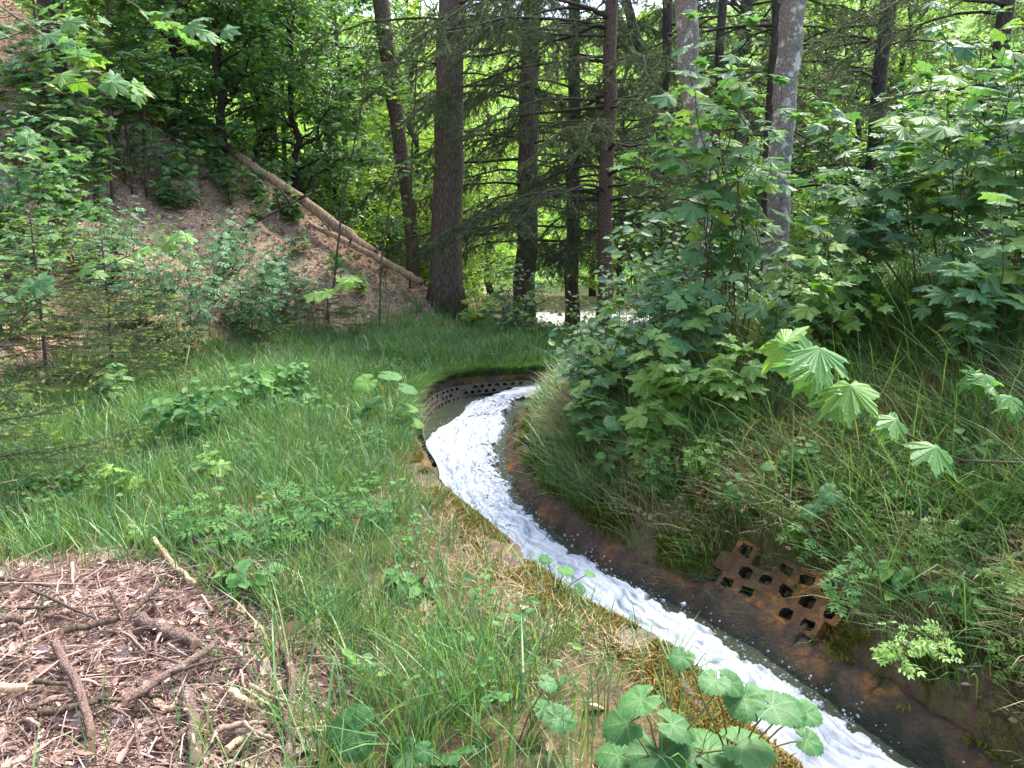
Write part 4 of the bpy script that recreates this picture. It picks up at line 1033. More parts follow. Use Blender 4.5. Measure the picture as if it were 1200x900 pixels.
# fringe over the kerb, thick in the bend
n = 1500; i = rg.integers(60, NS - 230, n); o_ = np.abs(rg.normal(0, .06, n)) + .06; p = LC[i] - NL[i] * o_[:, None]
m = (p[:, 1] > 6.5) | (rg.random(n) < .12); p = p[m]; nl = NL[i][m]
tufts(g, p[:, 0], p[:, 1], 9, .05, np.where(p[:, 1] > 7, .20, .17), np.where(p[:, 1] > 7, .007, .0045), .8, rg, 0, (nl[:, 0] * .9, nl[:, 1] * .9))
n = 620; i = np.argmin(np.abs(LC[:, 1][:, None] - rg.uniform(7.2, 11.5, n)[None]), 0); i = np.clip(i + rg.integers(-6, 7, n), 0, NS - 1); i = np.concatenate([i, rg.integers(int(np.argmax(LC[:, 1] > 9)), NS - 200, 500)])
p = LC[i] + NL[i] * rg.uniform(-.22, -.02, len(i))[:, None]; m = fbm(p[:, 0] * 3, p[:, 1] * 3, 99) > .36; p = p[m]; nl = NL[i][m]
tufts(g, p[:, 0], p[:, 1], 8, .03, .17, .008, .95, rg, 0, (nl[:, 0] * 1.6, nl[:, 1] * 1.6), zf=ZK + .03)
tag(g.obj('grass', M['grass']), 'long green grass on both banks of the channel', kind='stuff')
# low broad-leaved weeds among the grass
gw = Geo(); x, y, dl, dr, d = field(4200, -4.5, 6, 1.4, 12)
m = ((dl > .5) | (dr > .5)) & (rg.random(len(x)) < 1.6 * (fbm(x * 1.1, y * 1.1, 121) - .3)) & (d < .6) & (zones(x, y)[2] < .3); x, y = x[m], y[m]; k = np.repeat(np.arange(len(x)), 9); n = len(k)
az = rg.uniform(0, 6.28, n); h_ = rg.uniform(.02, .20, n); px = x[k] + np.cos(az) * .05 * rg.random(n); py = y[k] + np.sin(az) * .05 * rg.random(n)
scatter(gw, OVATE, np.c_[px, py, ground(px, py) + h_], np.c_[np.cos(az), np.sin(az), rg.uniform(-.3, .5, n)], leaf_normals(n, rg, .35), rg.uniform(.025, .06, n))
tag(gw.obj('ground_cover', M['herb']), 'small broad-leaved weeds scattered through the grass', kind='stuff')
# dry grass
g = Geo()
x, y, dl, dr, d = field(8500, .3, 5, 1.2, 9)
i_ = np.array([int(np.argmin((RCs[:, 0] - a) ** 2 + (RCs[:, 1] - b_) ** 2)) for a, b_ in zip(x, y)]); dn = -NR[::14][i_]
m = (dr > .32) & (dl < 0) & (rg.random(len(x)) < np.clip(2.4 * (fbm(x * 1.6, y * 1.6, 95) - .34), .06, 1) * (1 - .7 * sstep(1.8, 3.2, dr)))
m &= ~((panel_bed(x, y) > .3) & (rg.random(len(x)) < .93))
tufts(g, x[m], y[m], 12, .06, .22, .0045, .95, rg, 0, (dn[m, 0] * 1.3, dn[m, 1] * 1.3))
x, y, dl, dr, d = field(11000, -3, 1.6, 1.3, 7)
m = (dl > .05) & (rg.random(len(x)) < np.clip(2.4 * (fbm(x * 1.3, y * 1.3, 97) - .40), .05, 1) * (.35 + .9 * (1 - sstep(.3, 1.6, dl))))
tufts(g, x[m], y[m], 9, .07, .09, .0035, 1.05, rg)
tag(g.obj('dry_grass', M['drygrass']), 'bleached dry grass lying among the green', kind='stuff')
# (thin grass climbing the foot of the hill)
gh = Geo(); x, y, dl, dr, d = field(5200, -7, 0, 5, 15); m = (d > -.2) & (d < 3.2) & (rg.random(len(x)) < np.clip(1.8 * (fbm(x * 1.2, y * 1.2, 131) - .45), 0, 1) + .25 * (d < .8)); tufts(gh, x[m], y[m], 8, .06, .17, .009, .6, rg)
tag(gh.obj('grass', M['grass']), 'thin grass climbing the foot of the hill', kind='stuff')
# moss: short fuzz over the kerb and on the right bank
g = Geo(); n = 90000
i = rg.integers(40, NS - 260, n); a = rg.normal(-.13, .10, n); p = LC[i] + NL[i] * a[:, None]
m = (fbm(p[:, 0] * 3.2, p[:, 1] * 3.2, 101) > .43) & (a < -.05) & (a > -.36)
p = p[m]; zz = np.maximum(ground(p[:, 0], p[:, 1], carve=False), np.where(a[m] > -.24, ZK + .04 - .25 * np.clip(a[m] + .08, 0, 1), -9))
blades(g, np.c_[p, zz], rg.uniform(.012, .035, len(p)), np.full(len(p), .006), rg.uniform(0, 6.28, len(p)), rg.uniform(.2, .9, len(p)), rg, 1)
n = 150000; i = rg.integers(30, NS - 200, n); a = np.abs(rg.normal(0, .6, n)) + .17; p = RC[i] + NR[i] * a[:, None]
m = (fbm(p[:, 0] * 2.4 + 4, p[:, 1] * 2.4, 103) > .52 - .12 * np.exp(-((p[:, 1] - 5.8) / .9) ** 2)) & (panel_bed(p[:, 0], p[:, 1]) < .5); p = p[m]
blades(g, np.c_[p, ground(p[:, 0], p[:, 1]) - .003], rg.uniform(.012, .05, len(p)), np.full(len(p), .007), rg.uniform(0, 6.28, len(p)), rg.uniform(.3, 1, len(p)), rg, 0)
n = 16000; i = rg.integers(120, NS - 260, n); a = np.abs(rg.normal(.24, .05, n)); p = RC[i] + NR[i] * a[:, None]; m = (fbm(p[:, 0] * 4.5, p[:, 1] * 4.5, 107) > .50) & (panel_bed(p[:, 0], p[:, 1]) < .2); p = p[m]
blades(g, np.c_[p, np.maximum(ground(p[:, 0], p[:, 1]), zwy(p[:, 1]) + .13)], rg.uniform(.012, .045, len(p)), np.full(len(p), .007), rg.uniform(0, 6.28, len(p)), rg.uniform(.3, 1, len(p)), rg, 0)
tag(g.obj('moss', [M['moss'], M['rustmoss']]), 'green and yellow moss on the kerb and banks', kind='stuff')
# leaf litter
g = Geo()
x, y, dl, dr, d = field(60000, -14, 3, 1.2, 17.5)
lt, _, pile = zones(x, y)
m = (dl > .1) & (rg.random(len(x)) < np.maximum(lt * .8, .05) * (1 - .55 * pile)); x, y = x[m], y[m]
e_ = .06; z = ground(x, y); nn = norm(np.c_[-(ground(x + e_, y) - z) / e_, -(ground(x, y + e_) - z) / e_, np.ones(len(x))])
CURL = ovate(.6, .35, -.35)
scatter(g, CURL, np.c_[x, y, z + .006], np.c_[rg.normal(size=(len(x), 2)), rg.normal(0, .3, len(x))], norm(nn + rg.normal(0, .35, (len(x), 3))), rg.uniform(.035, .085, len(x)) * np.where(y > 9, 1.25, 1))
n = 9000; x, y, dl, dr, d = field(n, .5, 6, 1.2, 7); m = dr > .3; x, y = x[m], y[m]
scatter(g, CURL, np.c_[x, y, ground(x, y) + .008], np.c_[rg.normal(size=(len(x), 2)), rg.normal(0, .3, len(x))], leaf_normals(len(x), rg, .5), rg.uniform(.03, .06, len(x)))
tag(g.obj('fallen_leaves', M['deadleaf']), 'brown fallen leaves on the hillside and bench', kind='stuff')

# ------------------------------------------------------------------ the brush pile at the lower left
PX, PY = -2.05, 2.55
def pile_h(x, y):
    q = np.hypot((np.asarray(x) - PX) / 1.3, (np.asarray(y) - PY) / 1.25); return .10 * (1 - sstep(.3, 1.1, q)) * (.6 + .8 * fbm(np.asarray(x) * 2.5, np.asarray(y) * 2.5, 111))
def pile_pts(n, sp=1.0):
    a = rg.uniform(0, 6.28, n); r = np.sqrt(rg.random(n)) * sp * rg.uniform(.8, 1.12, n)
    return PX + np.cos(a) * r * 1.25, PY + np.sin(a) * r * 1.2
g = Geo(); n = 13000; x, y = pile_pts(n, 1.08); z = ground(x, y) + pile_h(x, y) * rg.random(n) ** .5
CHIP = ovate(.45, .30, -.12)
scatter(g, CHIP, np.c_[x, y, z + .005], np.c_[rg.normal(size=(n, 2)), rg.normal(0, .25, n)], leaf_normals(n, rg, .45), rg.lognormal(-3.35, .45, n))
n = 500; x, y = pile_pts(n); z = ground(x, y) + pile_h(x, y) * rg.uniform(.5, 1.0, n)
scatter(g, CHIP, np.c_[x, y, z + .012], np.c_[rg.normal(size=(n, 2)), rg.normal(0, .25, n)], leaf_normals(n, rg, .45), rg.uniform(.05, .095, n))
tag(g.obj('bark_litter', M['bark_flake']), 'pinkish bark flakes and dead leaves heaped on the ground', kind='stuff')
g = Geo(); n = 6500; x, y = pile_pts(n, 1.08)
zz = ground(x, y) + pile_h(x, y) * rg.uniform(.5, 1.25, n) + .015
for k in range(n):
    L = rg.lognormal(-1.65, .55); az = rg.uniform(0, 6.28); dv = np.array((math.cos(az), math.sin(az), rg.normal(0, .12))) * L * .5; c_ = np.array((x[k], y[k], zz[k]))
    r_ = rg.uniform(.0012, .0032); tube(g, poly(c_ - dv, c_ + dv, 4, rg.normal(0, .05), .03, rg), [r_, r_, r_ * .8, r_ * .5], 3, 0, False)
for k in range(420):                                  # fallen twigs on the hillside
    q = np.array((rg.uniform(-9, -2), rg.uniform(7, 15.5))); 
    if sdist([q[0]], [q[1]], FOOT)[0] < .3: continue
    L = rg.uniform(.2, .9); az = rg.uniform(0, 6.28); e_ = q + np.array((math.cos(az), math.sin(az))) * L; r_ = rg.uniform(.003, .010)
    tube(g, poly((*q, gz(*q) + .03), (*e_, gz(*e_) + rg.uniform(.02, .08)), 4, .04, .03, rg), [r_, r_ * .9, r_ * .7, r_ * .4], 4, 0, False)
n = 14000; x, y = pile_pts(n, 1.05); z = ground(x, y) + pile_h(x, y) * rg.uniform(.7, 1.15, n) + .008
az = rg.uniform(0, 6.28, n); d = np.c_[np.cos(az), np.sin(az), rg.normal(0, .25, n)]; sdv = np.c_[-np.sin(az), np.cos(az), rg.normal(0, .3, n)] * .0013; L = rg.uniform(.02, .07, n)[:, None]; p = np.c_[x, y, z]
g.add(np.stack([p - sdv, p + sdv, p + d * L + sdv * .6, p + d * L - sdv * .6], 1).reshape(-1, 3), None, np.arange(4 * n).reshape(-1, 4))
tag(g.obj('twig_litter', M['twig']), 'thin twigs and needles tangled over the litter', kind='stuff')

def stick(pts, r0, r1, label, mat='pile_bark', lift=0.03, seed=0, name='stick', group=None, sides=9, fork=0, knob=.05, cutm='pile_wood'):
    """a stick lying on the litter, given by where its ends and bends rest on the ground"""
    r_ = np.random.default_rng(seed + 900); P = []
    for k, (u, v) in enumerate(pts):
        q = on_ground(u, v); l_ = lift[k] if isinstance(lift, (list, tuple)) else lift
        q[2] = gz(q[0], q[1]) + float(pile_h(q[0], q[1])) * .95 + l_ + .012; P.append(q)
    P = np.array(P); c_ = P[0].copy(); P = P - c_; n = max(8, 4 * len(P)); t = np.linspace(0, len(P) - 1, n)
    Q = np.stack([np.interp(t, range(len(P)), P[:, c]) for c in range(3)], 1); Q[1:-1] += r_.normal(0, r0 * .18, (n - 2, 3))
    g = Geo(); rr = np.linspace(r0, r1, n)[:, None] * (1 + r_.normal(0, knob, (n, 1)) + r_.normal(0, knob * .7, (n, sides))); tube(g, Q, rr, sides, 0, False)
    for e_, s_ in ((0, -1), (n - 1, 1)):                 # broken or sawn ends in bare wood
        ax = norm(Q[1] - Q[0]) if e_ == 0 else norm(Q[-1] - Q[-2]); h1 = norm(np.cross(ax, UP + .1)); h2 = np.cross(ax, h1); a = np.arange(sides) / sides * 6.2832; r2 = (r0 if e_ == 0 else r1) * .98
        ring = Q[e_] + h1 * np.cos(a)[:, None] * r2 + h2 * np.sin(a)[:, None] * r2
        g.add(np.vstack([ring, Q[e_] + ax * s_ * r2 * .15]), [((k, (k + 1) % sides, sides) if s_ > 0 else ((k + 1) % sides, k, sides)) for k in range(sides)], None, 1)
    for q in range(fork):
        a = r_.integers(n // 3, n - 2); az = r_.uniform(0, 6.28); e2 = Q[a] + np.array((math.cos(az), math.sin(az), r_.uniform(.05, .5))) * r_.uniform(.12, .3)
        tube(g, poly(Q[a], e2, 4, .05, .04, r_), [r1 * .7, r1 * .6, r1 * .45, r1 * .3], 5)
    o = g.obj(name, [M[mat], M[cutm]], None, True); o.location = c_; return tag(o, label, 'stick', group)
GP = 'sticks on the brush pile'
stick([(332, 768), (345, 812), (338, 858), (342, 905)], .017, .016, 'pale thick stick standing at the right edge of the brush pile', 'pile_bark', .03, 1, group=GP)
stick([(150, 868), (200, 832), (244, 800), (258, 782)], .017, .011, 'forked reddish stick lying diagonally across the brush pile', 'pile_bark', .07, 2, group=GP, fork=2)
stick([(165, 762), (190, 770), (232, 788)], .03, .026, 'short scaly log piece in the middle of the brush pile', 'pile_bark', .04, 3, group=GP)
stick([(222, 842), (228, 872), (232, 915)], .024, .022, 'scaly bark-covered stick at the bottom of the brush pile', 'pile_bark', .04, 4, group=GP)
stick([(78, 790), (112, 780), (145, 768)], .016, .013, 'dark stick with an orange broken end on the brush pile', 'bark_alder', .06, 5, group=GP)
stick([(-6, 769), (34, 772)], .020, .018, 'smooth pale stick end at the left edge of the photo', 'pile_bark', .05, 6, group=GP)
stick([(-4, 852), (36, 850)], .017, .015, 'tan stick with a snapped orange end at the bottom left', 'pile_wood', .05, 7, group=GP)
stick([(50, 880), (95, 875), (130, 858)], .015, .012, 'stick under the tan snapped one, dark and knobbly', 'bark_alder', .05, 8, group=GP)
stick([(70, 800), (95, 845), (112, 905)], .018, .015, 'long pinkish stick running down through the left of the pile', 'pile_bark', .05, 9, group=GP)
stick([(182, 656), (205, 682), (232, 700)], .014, .012, 'peeled pale stick at the back edge of the pile, by the grass', 'pile_wood', [.10, .04, .02], 10, group=GP)
stick([(222, 652), (270, 690), (312, 720)], .009, .006, 'dark thin branch leaning from the grass over the back of the pile', 'twig_dark', [.10, .10, .03], 11, group=GP, fork=3)
stick([(272, 838), (298, 848)], .015, .014, 'wedge of split yellow wood at the right of the pile', 'pile_wood', .04, 12, group=GP)
stick([(266, 896), (300, 872), (312, 872)], .014, .011, 'pale split wood chunk at the bottom right of the pile', 'pile_wood', .02, 13, group=GP)
stick([(0, 715), (40, 722), (66, 728)], .008, .006, 'thin dark stick lying along the left back of the pile', 'twig_dark', .05, 14, group=GP)
stick([(40, 738), (90, 762), (118, 776)], .007, .005, 'thin brown stick crossing the back of the pile', 'twig_dark', .07, 15, group=GP)
stick([(155, 758), (180, 738), (196, 722)], .012, .009, 'dark broken stick pointing up from the middle of the pile', 'bark_alder', [.04, .08, .1], 16, group=GP)
rs = np.random.default_rng(31)
for k in range(60):
    u, v = rs.uniform(-10, 320), rs.uniform(690, 900); a = rs.normal(.3, .9); L = rs.uniform(25, 75)
    stick([(u, v), (u + math.cos(a) * L * .5, v + math.sin(a) * L * .25 + rs.normal(0, 3)), (u + math.cos(a) * L, v + math.sin(a) * L * .5)], rs.uniform(.004, .011), rs.uniform(.003, .007), 'thin brown stick tangled in the brush pile', rs.choice(['pile_bark', 'bark_alder', 'twig', 'pile_bark']), [rs.uniform(.02, .07), .05, rs.uniform(.02, .07)], 30 + k, group='thin sticks in the brush pile', sides=6)
# pale dry stalks on the left bench
for k, (pp, lf, lab) in enumerate([
        ([(198, 520), (222, 405)], [0, .7], 'straight pale dry stalk leaning among the small shrubs on the left'),
        ([(228, 410), (262, 340)], [.3, .6], 'pale dry stalk crossing above the mossy hummock')]): 
    A_ = on_ground(*pp[0]); Y_ = A_[1]; B_ = at_y(*pp[1], Y_ + .1); g = Geo(); tube(g, poly((0, 0, 0), B_ - A_, 6, .02, .005, rs), [.008, .008, .007, .006, .005, .004], 5); o = g.obj('dry_stalk', M['straw'], None, True); o.location = A_; tag(o, lab, 'stalk')

# ------------------------------------------------------------------ saplings, shrubs and herbs
def put_sap(label, u, v, hpx, seed, cat='maple sapling', name='maple_sapling', mat='maple', group=None, y=None, **kw):
    p = on_ground(u, v) if y is None else at_y(u, v, y); p[2] = gz(p[0], p[1]); H_ = hpx / FOC * p[1]
    a, b_ = sapling(seed, H_, **kw)
    return plant(name, [('stem', a), ('foliage', b_)], p, label, cat, group, mats={'foliage': mat})
def leafy_branch(label, pts, seed, size=.2, mat='maple', name='maple_branch', cat='branch', n=8, r0=.006, tpls=None, side=.12):
    """a branch through points (u, v, distance), leaves in pairs on stalks"""
    r_ = np.random.default_rng(seed); P = np.array([at_y(*q) for q in pts]); c_ = P[0].copy(); P = P - c_
    k = 14; t = np.linspace(0, len(P) - 1, k); Q = np.stack([np.interp(t, range(len(P)), P[:, c]) for c in range(3)], 1); Q[1:-1] += r_.normal(0, .004, (k - 2, 3))
    gs = Geo(); tube(gs, Q, np.linspace(r0, r0 * .4, k), 5); O = []; D = []; S = []
    for q in range(n):
        f = (.45 + .55 * q / max(1, n - 1)) * (k - 1); a = min(int(f), k - 2); p = Q[a] + (Q[a + 1] - Q[a]) * (f - a); ax = norm(Q[a + 1] - Q[a]); h1 = perp_h(ax[None])[0]
        for sd in (-1, 1):
            d = norm(h1 * sd * r_.uniform(.5, 1) + ax * r_.uniform(.1, .8) + UP * r_.uniform(-.1, .3)); L = side * r_.uniform(.5, 1.3); e_ = p + d * L
            tube(gs, [p, p + d * L * .5 + UP * .005, e_], [.002, .0017, .0014], 3, 1, False)
            O.append(e_); D.append(d * (1, 1, .2) - UP * r_.uniform(0, .5)); S.append(size * r_.uniform(.55, 1.1))
    O.append(Q[-1]); D.append(norm(Q[-1] - Q[-3])); S.append(size)
    O, D, S = map(np.array, (O, D, S)); gl = Geo(); tp = tpls or MAPLES; ch = r_.integers(0, len(tp), len(O)); Nn = norm(leaf_normals(len(O), r_, .25) + (0, -.7, 0))
    for c in range(len(tp)):
        m = ch == c; scatter(gl, tp[c], O[m], D[m], Nn[m], S[m])
    e = empty(name, c_); tag(e, label, cat); gs.obj('stem', [M['stem'], M['greenstem']], e, True); gl.obj('foliage', M[mat], e); return e

# right thicket
put_sap('tall maple sapling with broad leaves in front of the bent mottled trunk', 838, 440, 400, 1, stems=5, lean=.12, size=0.236, gap=0.230, start=.4, branches=2, pet=.14, r0=.010)
put_sap('maple sapling with bright leaves between the two mottled trunks', 872, 430, 330, 2, stems=4, lean=.14, size=0.216, gap=0.218, start=.42, branches=2, pet=.13, r0=.009)
put_sap('slim maple sapling just right of the thicker mottled trunk', 945, 400, 250, 3, stems=2, lean=.10, size=0.216, gap=0.196, start=.2, branches=2, pet=.13)
put_sap('bushy many-stemmed maple at the centre of the right thicket', 1085, 390, 280, 4, stems=7, lean=.35, size=0.266, gap=0.196, start=.5, branches=2, pet=.15, r0=.010)
put_sap('tall arching maple near the right edge with leaves up to the top', 1160, 400, 400, 5, stems=3, lean=.22, size=0.246, gap=0.230, start=.42, branches=3, pet=.14, r0=.011)
put_sap('low maple with large pale leaves at the right edge', 1185, 430, 190, 6, stems=4, lean=.4, size=0.295, gap=0.173, start=.4, branches=1, pet=.16)
put_sap('low maple with lime green leaves over the channel bank', 790, 500, 110, 7, stems=4, lean=.4, size=0.216, gap=0.127, start=.2, branches=2, pet=.11, mat='seedling')
put_sap('low maple with drooping leaves behind the lime green one', 815, 470, 150, 8, stems=4, lean=.35, size=0.216, gap=0.150, start=.2, branches=2, pet=.12)
put_sap('single-stemmed maple with pale star leaves in front of the middle shrub', 715, 480, 130, 9, stems=2, lean=.15, size=0.197, gap=0.150, start=.4, branches=1, pet=.12, mat='seedling')
for k, (u, v, hp, s_, lab) in enumerate([(990, 375, 260, 5, 'maple sapling filling the back of the right thicket'), (1040, 350, 300, 5, 'maple sapling filling the back of the right thicket'), (1110, 345, 320, 5, 'maple sapling filling the back of the right thicket'), (1190, 345, 350, 5, 'maple sapling filling the back of the right thicket'), (1240, 380, 380, 5, 'maple sapling filling the back of the right thicket')]):
    put_sap(lab, u, v, hp, 20 + k, stems=s_, lean=.25, size=0.187, gap=0.184, start=.2, branches=4, pet=.11, r0=.009, group='maples at the back of the right thicket', mat='maple' if k % 2 else 'shrub')
for k, (u, v, hp, mt, lab) in enumerate([(905, 450, 150, 'maple', 'light green maple sapling standing in the long grass right of the lime green maple'), (985, 430, 170, 'seedling', 'maple sapling with yellowish green leaves in the grass behind the low branch'), (860, 500, 100, 'seedling', 'small maple with drooping leaves on the grassy bank above the moss'), (700, 520, 90, 'maple', 'small maple leaning over the inner bank of the bend'), (1120, 460, 150, 'maple', 'broad-leaved maple sapling at the right, above the twig with rounded leaves'), (760, 540, 70, 'seedling', 'lime green maple seedling low on the bank beside the round-leaved plant')]):
    put_sap(lab, u, v, hp, 210 + k, stems=3, lean=.35, size=.19, gap=.12, start=.35, branches=2, pet=.11, r0=.007, mat=mt)
for k, (u, v, hp) in enumerate([(830, 560, 45), (880, 600, 40), (950, 560, 50), (1010, 620, 45), (1075, 600, 50), (1130, 560, 60), (1100, 640, 45), (1165, 620, 55), (1000, 520, 45), (930, 630, 40), (780, 570, 40), (1060, 690, 40), (1190, 700, 60), (1150, 730, 45), (720, 560, 40)]):
    put_sap('leafy herb rooted in the grass of the steep right bank', u, v, hp, 230 + k, 'herb', 'bank_herb', 'herb' if k % 3 else 'seedling', 'herbs on the steep right bank', stems=4, lean=.7, size=.11, gap=.06, start=.25, branches=2, pet=.025, r0=.003, kind=('narrow', 'pinnate', 'round')[k % 3])
for k, (u, v, hp) in enumerate([(70, 600, 50), (320, 560, 50), (400, 560, 45), (360, 500, 40), (180, 560, 45), (440, 620, 40), (300, 700, 45), (60, 640, 40), (430, 540, 40), (480, 700, 40), (380, 720, 35), (520, 760, 35)]):
    put_sap('low leafy herb growing in the grass of the left bench', u, v, hp, 250 + k, 'herb', 'bench_herb', 'herb', 'herbs in the grass of the left bench', stems=4, lean=.8, size=.10, gap=.05, start=.2, branches=2, pet=.025, r0=.003, kind=('round', 'narrow', 'pinnate')[k % 3])
leafy_branch('low maple branch reaching left over the grass with pale open leaves', [(1235, 545, 3.9), (1120, 540, 3.8), (1010, 480, 3.7), (955, 425, 3.7)], 1, .24, 'sprig', n=6, side=.20, tpls=MAPLES_CURLED, r0=.009)
leafy_branch('small maple twig with rounded leaves at the right edge above the dirt', [(1240, 520, 3.9), (1185, 480, 3.9), (1150, 445, 3.9)], 2, .14, 'sprig', n=4, side=.09, tpls=MAPLES_CURLED)
# middle shrub of small round leaves
for k, (u, v, hp, lab) in enumerate([(690, 462, 100, 'blue-green round-leaved shrub hanging over the end of the channel'), (705, 480, 120, 'tall round-leaved shrub in the middle, before the reddish spruce'), (770, 475, 160, 'round-leaved shrub with yellowish inner leaves beside the lime green maple'), (800, 425, 150, 'round-leaved shrub behind the pale star-leaved maple'), (800, 430, 220, 'round-leaved shrub at the foot of the bent mottled trunk'), (610, 405, 110, 'small blue-green shrub by the bank beyond the bend')]):
    put_sap(lab, u, v, hp, 40 + k, 'shrub', 'round_leaved_shrub', 'shrub', None, stems=7, lean=.4, size=.115, gap=.10, start=.15, branches=7, pet=.035, r0=.006, kind='round', spread=.3)
for k, (u, v, hp) in enumerate([(640, 412, 100), (690, 415, 110), (740, 412, 110), (610, 400, 70)]):
    put_sap('airy round-leaved shrub in front of the pale clearing', u, v, hp, 270 + k, 'shrub', 'airy_shrub', 'mid', 'airy shrubs before the pale clearing', stems=4, lean=.5, size=.10, gap=.13, start=.3, branches=5, pet=.03, r0=.005, kind='round', spread=.35)
put_sap('small bright maple seedling right of the stout spruce base', 560, 395, 55, 60, stems=3, lean=.4, size=.24, gap=.12, start=.2, branches=1, pet=.12, mat='bright')
# left shrubs
for k, (u, v, hp, lab) in enumerate([(215, 415, 150, 'feathery-leaved shrub at the foot of the hill, right of the young spruces'), (290, 395, 130, 'feathery-leaved shrub beneath the leaf-strewn slope'), (165, 400, 150, 'feathery-leaved shrub in front of the thin sapling stems'), (340, 385, 90, 'low feathery-leaved shrub at the edge of the bench grass'), (250, 350, 100, 'feathery-leaved shrub higher on the slope'), (120, 330, 90, 'feathery-leaved shrub on the slope left of the sapling stems'), (30, 330, 110, 'feathery-leaved shrub at the left edge of the hill')]):
    put_sap(lab, u, v, hp, 70 + k, 'shrub', 'feathery_shrub', 'shrub', None, stems=7, lean=.5, size=.17, gap=.085, start=.2, branches=4, pet=.03, r0=.005, kind='pinnate')
for k, (u, v, hp, md) in enumerate([(15, 200, 150, 'maple'), (195, 160, 60, 'beech'), (255, 205, 60, 'maple'), (300, 235, 45, 'beech'), (340, 258, 40, 'maple'), (225, 180, 60, 'maple'), (165, 140, 80, 'beech'), (120, 200, 110, 'maple'), (45, 150, 120, 'beech'), (40, 360, 170, 'maple'), (-20, 320, 200, 'maple'), (70, 230, 160, 'maple'), (210, 250, 100, 'maple'), (60, 290, 130, 'maple'), (95, 170, 140, 'beech'), (110, 260, 110, 'maple'), (150, 215, 110, 'beech'), (205, 210, 80, 'beech'), (20, 400, 150, 'maple'), (330, 330, 45, 'shrub'), (75, 110, 110, 'beech'), (270, 240, 60, 'beech'), (5, 270, 130, 'shrub'), (130, 330, 90, 'shrub'), (180, 150, 100, 'beech')]):
    put_sap('leafy young tree growing on the leaf-strewn left hillside', u, v, hp, 140 + k, 'young tree', 'young_tree', md, 'young trees on the left hillside', stems=4, lean=.4, size=.18, gap=.14, start=.15, branches=5, pet=.07, r0=.008, kind='maple' if md == 'maple' else 'ovate')
for k, (u, v, hp, lab) in enumerate([(235, 520, 80, 'leafy herb on the mossy hummock at the left'), (300, 500, 70, 'leafy herb with rounded leaflets right of the mossy hummock'), (330, 480, 60, 'leafy herb at the back of the left grass')]):
    put_sap(lab, u, v, hp, 80 + k, 'herb', 'leafy_herb', 'herb', None, stems=6, lean=.7, size=.14, gap=.06, start=.2, branches=3, pet=.03, r0=.004, kind='round')
for k, (u, v, hp, lab) in enumerate([(265, 650, 70, 'pale feathery herb standing in the grass, nearest the brush pile'), (335, 640, 70, 'pale feathery herb standing in the middle of the left grass'), (380, 620, 50, 'pale feathery herb at the right of its row in the grass'), (200, 640, 45, 'low feathery herb behind the brush pile')]):
    put_sap(lab, u, v, hp, 90 + k, 'herb', 'feathery_herb', 'herb', None, stems=5, lean=.6, size=.15, gap=.06, start=.3, branches=1, pet=.03, r0=.003, kind='narrow')
for k, (u, v, hp, lab, sz) in enumerate([(245, 580, 50, 'maple seedling with a dark stem in the left grass', .12), (128, 600, 55, 'maple seedling left of the dark-stemmed one', .11), (170, 650, 30, 'tiny maple seedling at the back of the brush pile', .11), (140, 490, 60, 'maple seedling with one broad blue-green leaf by the young spruces', .17), (20, 500, 40, 'maple seedling at the left edge under the young spruce', .15)]):
    put_sap(lab, u, v, hp, 100 + k, 'maple seedling', 'maple_seedling', 'maple' if k > 2 else 'seedling', None, stems=2, lean=.5, size=sz, gap=.05, start=.6, branches=0, pet=.06, r0=.004)
leafy_branch('maple branch with large blue-green leaves at the left edge, above the young spruce', [(-60, 390, 4.6), (0, 350, 4.6), (40, 335, 4.7)], 11, .17, n=3)
leafy_branch('maple branch with lime leaves reaching over the feathery shrubs', [(-40, 440, 5.4), (60, 340, 5.4), (150, 300, 5.4), (195, 285, 5.4)], 12, .15, 'seedling', n=5)
leafy_branch('maple branch with dark leaves hanging in from the top left corner', [(-60, -30, 5), (20, 20, 5.1), (90, 70, 5.2), (130, 95, 5.2)], 14, .17, n=9, side=.2)
leafy_branch('maple branch with bright leaves crossing the thin sapling stems at the top left', [(-60, 130, 5.5), (20, 110, 5.5), (100, 95, 5.6), (150, 100, 5.6)], 15, .16, 'seedling', n=6, side=.18)
leafy_branch('leafy branch along the top edge above the thin sapling stems', [(60, -60, 6), (130, -10, 6), (200, 30, 6.1), (240, 40, 6.2)], 16, .16, n=10, side=.22)
leafy_branch('leafy branch at the left edge below the top left corner', [(-80, 60, 6), (-10, 50, 6), (50, 30, 6), (80, 25, 6)], 17, .16, n=8, side=.22)
leafy_branch('maple twig with yellow-green leaves at the foot of the leaf-strewn slope', [(330, 380, 9), (370, 345, 9), (405, 332, 9)], 13, .22, 'bright', n=4)
for k, (u, v, hp, md) in enumerate([(280, 300, 40, 'maple'), (320, 345, 35, 'seedling'), (350, 300, 30, 'maple'), (395, 335, 40, 'maple'), (300, 260, 35, 'beech'), (420, 350, 30, 'seedling'), (255, 225, 45, 'beech'), (365, 355, 35, 'maple')]):
    put_sap('small seedling scattered on the leaf-strewn slope below the log', u, v, hp, 180 + k, 'seedling', 'slope_seedling', md, 'seedlings on the leaf-strewn slope', stems=2, lean=.5, size=.16, gap=.09, start=.4, branches=1, pet=.08, r0=.005)
for u, v, rz_, s_, lab in [(-25, 600, .15, .75, 'dead grey spruce branch with bare twigs lying in the left grass'), (-15, 520, .35, .6, 'bare dead branch under the young spruces at the left edge')]:
    p = on_ground(u, v); o = DEAD[2].obj('dead_branch', M['straw']); o.location = p + (0, 0, .16); o.rotation_euler = (0, .02, rz_); o.scale = (s_,) * 3; tag(o, lab, 'branch')
